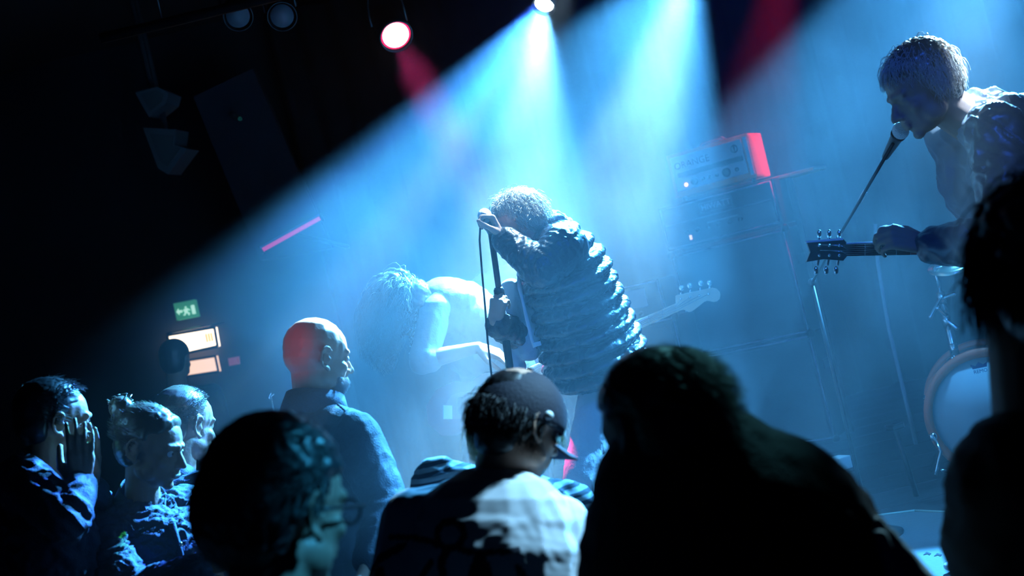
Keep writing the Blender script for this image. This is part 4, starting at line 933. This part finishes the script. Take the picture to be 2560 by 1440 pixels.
# --- right edge person
J = joints(P(2640, 680, 1.95), V(.25, .05, .97), V(-.1, -1, 0), V(.1, 0, 1), 0.0, k=1.06, NB=P(2640, 1020, 1.98), pelvis=P(2800, 1950, 2.0), wide=.2,
           sL=P(2520, 1235, 1.98), sR=P(2900, 1250, 1.98), eL=P(2500, 1640, 2.0))
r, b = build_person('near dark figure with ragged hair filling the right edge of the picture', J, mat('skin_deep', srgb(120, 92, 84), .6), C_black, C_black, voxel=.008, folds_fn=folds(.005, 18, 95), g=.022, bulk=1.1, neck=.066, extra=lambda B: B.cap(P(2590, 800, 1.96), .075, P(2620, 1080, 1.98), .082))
B = MB(); hairshell(B, J, (.028, .024, .012), lumps=40, lr=.028, seed=19, down=.018, back=.012); B.blob('hair', H_dark, r, .007, 3, carve(J, folds(.006, 45, 6)))
strands(J, 'hair_strands', H_dark, r, 3800, .125, 6, .0016, (.25, -.2, -.9), seed=16, shell=.018, lift=.7, grav=.8, spread=.35, curl=.008)

# --- the singer
J = joints(P(1297, 562, 4.72), V(-.82, .42, .05), V(-.42, -.88, 0), V(-.9, .32, -.1), STZ, k=1.0, NB=P(1362, 612, 4.76), pelvis=P(1500, 925, 4.85), wide=.19,
           sL=P(1412, 622, 4.60), sR=P(1375, 640, 4.92), eL=P(1352, 672, 4.53), wL=P(1256, 594, 4.60), eR=P(1300, 840, 4.82), wR=P(1238, 806, 4.63),
           aL=P(1490, 1475, 4.7), kL=P(1452, 1195, 4.62), aR=P(1700, 1480, 5.0), kR=P(1590, 1190, 4.85))
J['aL'].z = STZ+.085; J['aR'].z = STZ+.085; J['toe'] = Vector((-1, -.2, 0)).normalized()
def singer_top(T): pass
r, b = build_person('hunched singer in a black puffer jacket clutching the microphone stand', J, SK, None, C_trou, voxel=.0050, it=2,
    hands=(dict(d=V(-.45, -.88, .05), n=V(-.86, .45, -.1), side=-1, curl=(60, 72, 45), spread=2, thumb=.9, k=.9), dict(d=V(.16, -1, .0), n=V(.45, 0, .85), side=-1, curl=(58, 70, 45), spread=3, thumb=1.0, k=.9)))
T = MB(); torso(T, J, .004, 1.0); T.cap(J['NB'], .07, J['H']-J['RH'].col[2]*.1, .055); T.ell(P(1300, 800, 4.78), (.05, .07, .16), frame(V(-1, .3, 0), V(-.2, -1, 0))); T.cap(P(1288, 880, 4.8), .03, P(1296, 930, 4.82), .03)
T.blob('shirt', C_pale, r, .007, 3, folds(.006, 22, 7))
B = MB(); torsoD = (J['P']-J['NB']).normalized(); FR = frame(V(-.94, .33, -.05), -torsoD)
nb_ = 11
for i in range(nb_):                                             # one fat ring for each quilted baffle
    t_ = (i-.35)/(nb_-1.6); cx = 1381+ (1492-1381)*t_ + 4*math.sin(t_*3); cyy = 600+(915-600)*t_
    rx = (.112, .150, .172, .180, .184, .188, .193, .198, .203, .206, .205)[i]
    B.ell(P(cx, cyy, 4.78), (.225 if i > 1 else .19, rx, .041), FR, 30, 10)
    B.ell(P(cx, cyy, 4.78), (.210 if i > 1 else .175, rx-.014, .055), FR, 24, 10)
def puff_arm(B, a, b, r0, r1, n):
    d = (b-a).normalized(); F_ = frame(d.orthogonal(), d)
    for i in range(n):
        t_ = i/(n-1); rr = r0+(r1-r0)*t_; B.ell(a.lerp(b, t_), (rr, rr, (b-a).length/n*.62), F_, 22, 8)
    B.cap(a, r0*.93, b, r1*.93)
puff_arm(B, J['sL'], J['eL'], .092, .078, 6); puff_arm(B, J['eL'], J['eL'].lerp(J['wL'], .93), .076, .050, 6)
puff_arm(B, J['sR'], J['eR'], .080, .070, 6); puff_arm(B, J['eR'], J['eR'].lerp(J['wR'], .85), .068, .052, 4)
B.cap(J['NB'], .085, J['sL'], .085)
B.blob('puffer_jacket', C_puff, r, .0065, 1, folds(.0065, 34, 17, (V(.35, .94, 0), 2.2)))
B = MB()
B.tube([P(1297, 690, 4.60), P(1300, 720, 4.59), P(1306, 750, 4.58), P(1318, 800, 4.57), P(1330, 850, 4.56), P(1338, 868, 4.56)], [.006, .009, .005, .007, .006, .008], 8); B.obj('zip_edge', mat('pale_zip', (.8, .7, .72), .5), r)
MB().bbox(P(1343, 860, 4.55), (.014, .004, .008), None, .002).obj('zip_pull', M_pipe, r)
B = MB(); B.ell(P(1378, 550, 4.80), (.062, .09, .034), Matrix((IX, _F, IY)).transposed()); B.ell(P(1350, 566, 4.8), (.05, .08, .03), Matrix((IX, _F, IY)).transposed()); B.ell(P(1405, 562, 4.8), (.045, .08, .03), Matrix((IX, _F, IY)).transposed())
B.blob('hood', mat('hood_fleece', (.5, .48, .48), .9), r, .006, 2, folds(.007, 60, 8))
B = MB(); hairshell(B, J, (.007, .009, .008)); B.blob('hair', mat('fair_hair_base', (.34, .28, .22), .4), r, .0055, 2, carve(J, folds(.004, 90, 6)))
strands(J, 'hair_strands', mat('fair_hair', (.60, .52, .42), .35, spec=.9), r, 3000, .055, 6, .0011, (0, -.1, -.5), seed=17, shell=.008, lift=.8, grav=.3, curl=.007, spread=.45, cfreq=11)

# --- bandmate in pale T-shirt behind the singer
J = joints(P(1292, 592, 6.3), V(.1, .2, -1), V(-.2, -1, 0), V(0, 0, -1), STZ, k=.95, NB=P(1292, 668, 6.3), pelvis=P(1340, 905, 6.3), wide=.185)
r, b = build_person('band member in a pale T-shirt half hidden behind the singer', J, SKD, C_pale, C_black, voxel=.010, tops='half', to=.1, folds_fn=folds(.007, 20, 73))
B = MB(); hairshell(B, J, (.012, .012, .010)); B.blob('hair', H_dark, r, .010, 2, carve(J))

# --- bassist
J = joints(P(1008, 768, 5.3), V(-.30, .90, .1), V(-.90, -.36, 0), V(-.45, .5, -.75), STZ, k=1.05, NB=P(1070, 742, 5.38), pelvis=P(1245, 925, 5.55), wide=.18,
           sR=P(1092, 775, 5.26), sL=P(1172, 742, 5.50), eR=P(1056, 902, 5.16), wR=P(1196, 868, 5.12), eL=P(1330, 850, 5.36), wL=P(1470, 868, 5.48),
           aL=P(1300, 1420, 5.5), aR=P(1160, 1400, 5.4))
for q in 'LR': J['a'+q].z = STZ+.085; J['k'+q] = (J['h'+q]+J['a'+q])*.5+Vector((0, -.04, 0))
def back(T):
    T.ell(P(1125, 748, 5.38), (.13, .15, .09), Matrix((IX, _F, IY)).transposed(), 22, 12); T.ell(P(1170, 790, 5.42), (.12, .15, .12), Matrix((IX, _F, IY)).transposed(), 22, 12)
    T.ell(P(1095, 735, 5.38), (.09, .13, .06), Matrix((IX, _F, IY)).transposed())
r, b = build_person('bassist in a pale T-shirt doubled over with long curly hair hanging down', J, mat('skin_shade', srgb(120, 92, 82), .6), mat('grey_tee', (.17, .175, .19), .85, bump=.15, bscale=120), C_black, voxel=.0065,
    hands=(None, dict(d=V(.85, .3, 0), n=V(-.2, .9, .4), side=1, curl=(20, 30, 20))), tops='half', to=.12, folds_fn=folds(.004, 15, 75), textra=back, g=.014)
B = MB(); hairshell(B, J, (.018, .018, .014), lumps=40, lr=.022, seed=31); B.cap(P(1000, 745, 5.3), .10, P(985, 800, 5.28), .06); B.cap(P(1040, 740, 5.28), .07, P(1035, 815, 5.22), .035); B.blob('hair', H_brown, r, .007, 2, carve(J, folds(.005, 60, 6)))
strands(J, 'hair_strands', H_light, r, 5200, .20, 10, .0020, (0, .75, .2), seed=18, shell=.014, lift=.55, grav=1.2, curl=.012, spread=.3, cfreq=16, region='all', face=True)
B = MB(); rs = random.Random(3)
for i in range(26):
    x = 1028+rs.random()*34; y0 = 770+rs.random()*30; pts = []
    for j in range(22): pts.append(P(x + 4*math.sin(j*1.1+i) - j*.25, y0+j*4.2, 5.24+.04*math.cos(j*1.1+i)+.03*rs.random()*0+.002*i))
    B.tube(pts, [.0032*(1-.5*j/22)*(1+.35*math.sin(j*1.3)) for j in range(22)], 5)
B.obj('ringlets', H_light, r)

# --- right guitarist
J = joints(P(2306, 222, 3.86), V(-.84, .52, -.1), V(-.50, -.85, 0), V(-.78, .3, -.5), STZ, k=1.12, NB=P(2428, 290, 3.95), pelvis=P(2585, 690, 4.25), wide=.17,
           sL=P(2490, 330, 3.76), sR=P(2370, 335, 4.1), eL=P(2530, 600, 3.60), wL=P(2312, 612, 3.76), eR=P(2560, 560, 4.3), wR=P(2600, 640, 4.0))
for q in 'LR':
    J['a'+q] = Vector((J['h'+q].x, J['h'+q].y+.1, STZ+.085)); J['k'+q] = (J['h'+q]+J['a'+q])*.5+Vector((-.05, -.04, 0))
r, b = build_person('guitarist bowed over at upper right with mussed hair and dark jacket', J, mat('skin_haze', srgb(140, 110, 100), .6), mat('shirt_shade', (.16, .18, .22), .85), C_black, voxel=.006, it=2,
    hands=(dict(d=V(-.9, -.25, .1), n=V(.15, .55, .8), side=1, curl=(45, 50, 35), spread=6), None), tops='half', to=.1, folds_fn=folds(.009, 16, 77, (V(.5, .85, 0), 2)), g=.016)
T = MB(); J2 = dict(J); back_ = -J['RB'].col[1]*.055
for kk in ('NB', 'P', 'sR'): J2[kk] = J[kk] + back_
torso(T, J2, .022, 1.02); arm(T, J2, 'L', .026, .86); arm(T, J2, 'R', .024, .9)
T.ell(P(2500, 300, 3.92), (.10, .14, .075), Matrix((IX, _F, IY)).transposed()); T.cap(P(2450, 262, 3.92), .05, P(2560, 300, 3.95), .085)
T.blob('jacket', mat('satin_jacket', (.05, .055, .075), .38, spec=.8, bump=.15, bscale=60), r, .007, 2, folds(.014, 15, 79, (V(.82, .55, 0), 4.5)))
B = MB(); hairshell(B, J, (.010, .010, .010)); B.blob('hair', H_brown, r, .006, 2, carve(J, folds(.005, 70, 6)))
strands(J, 'hair_strands', mat('highlight_hair', (.62, .52, .45), .3, spec=.9), r, 4200, .085, 7, .0012, (0, .1, -.2), seed=22, shell=.004, lift=.9, grav=1.1, curl=.007, spread=.55)  # strands whitened to paint lamp highlights over the brown hair
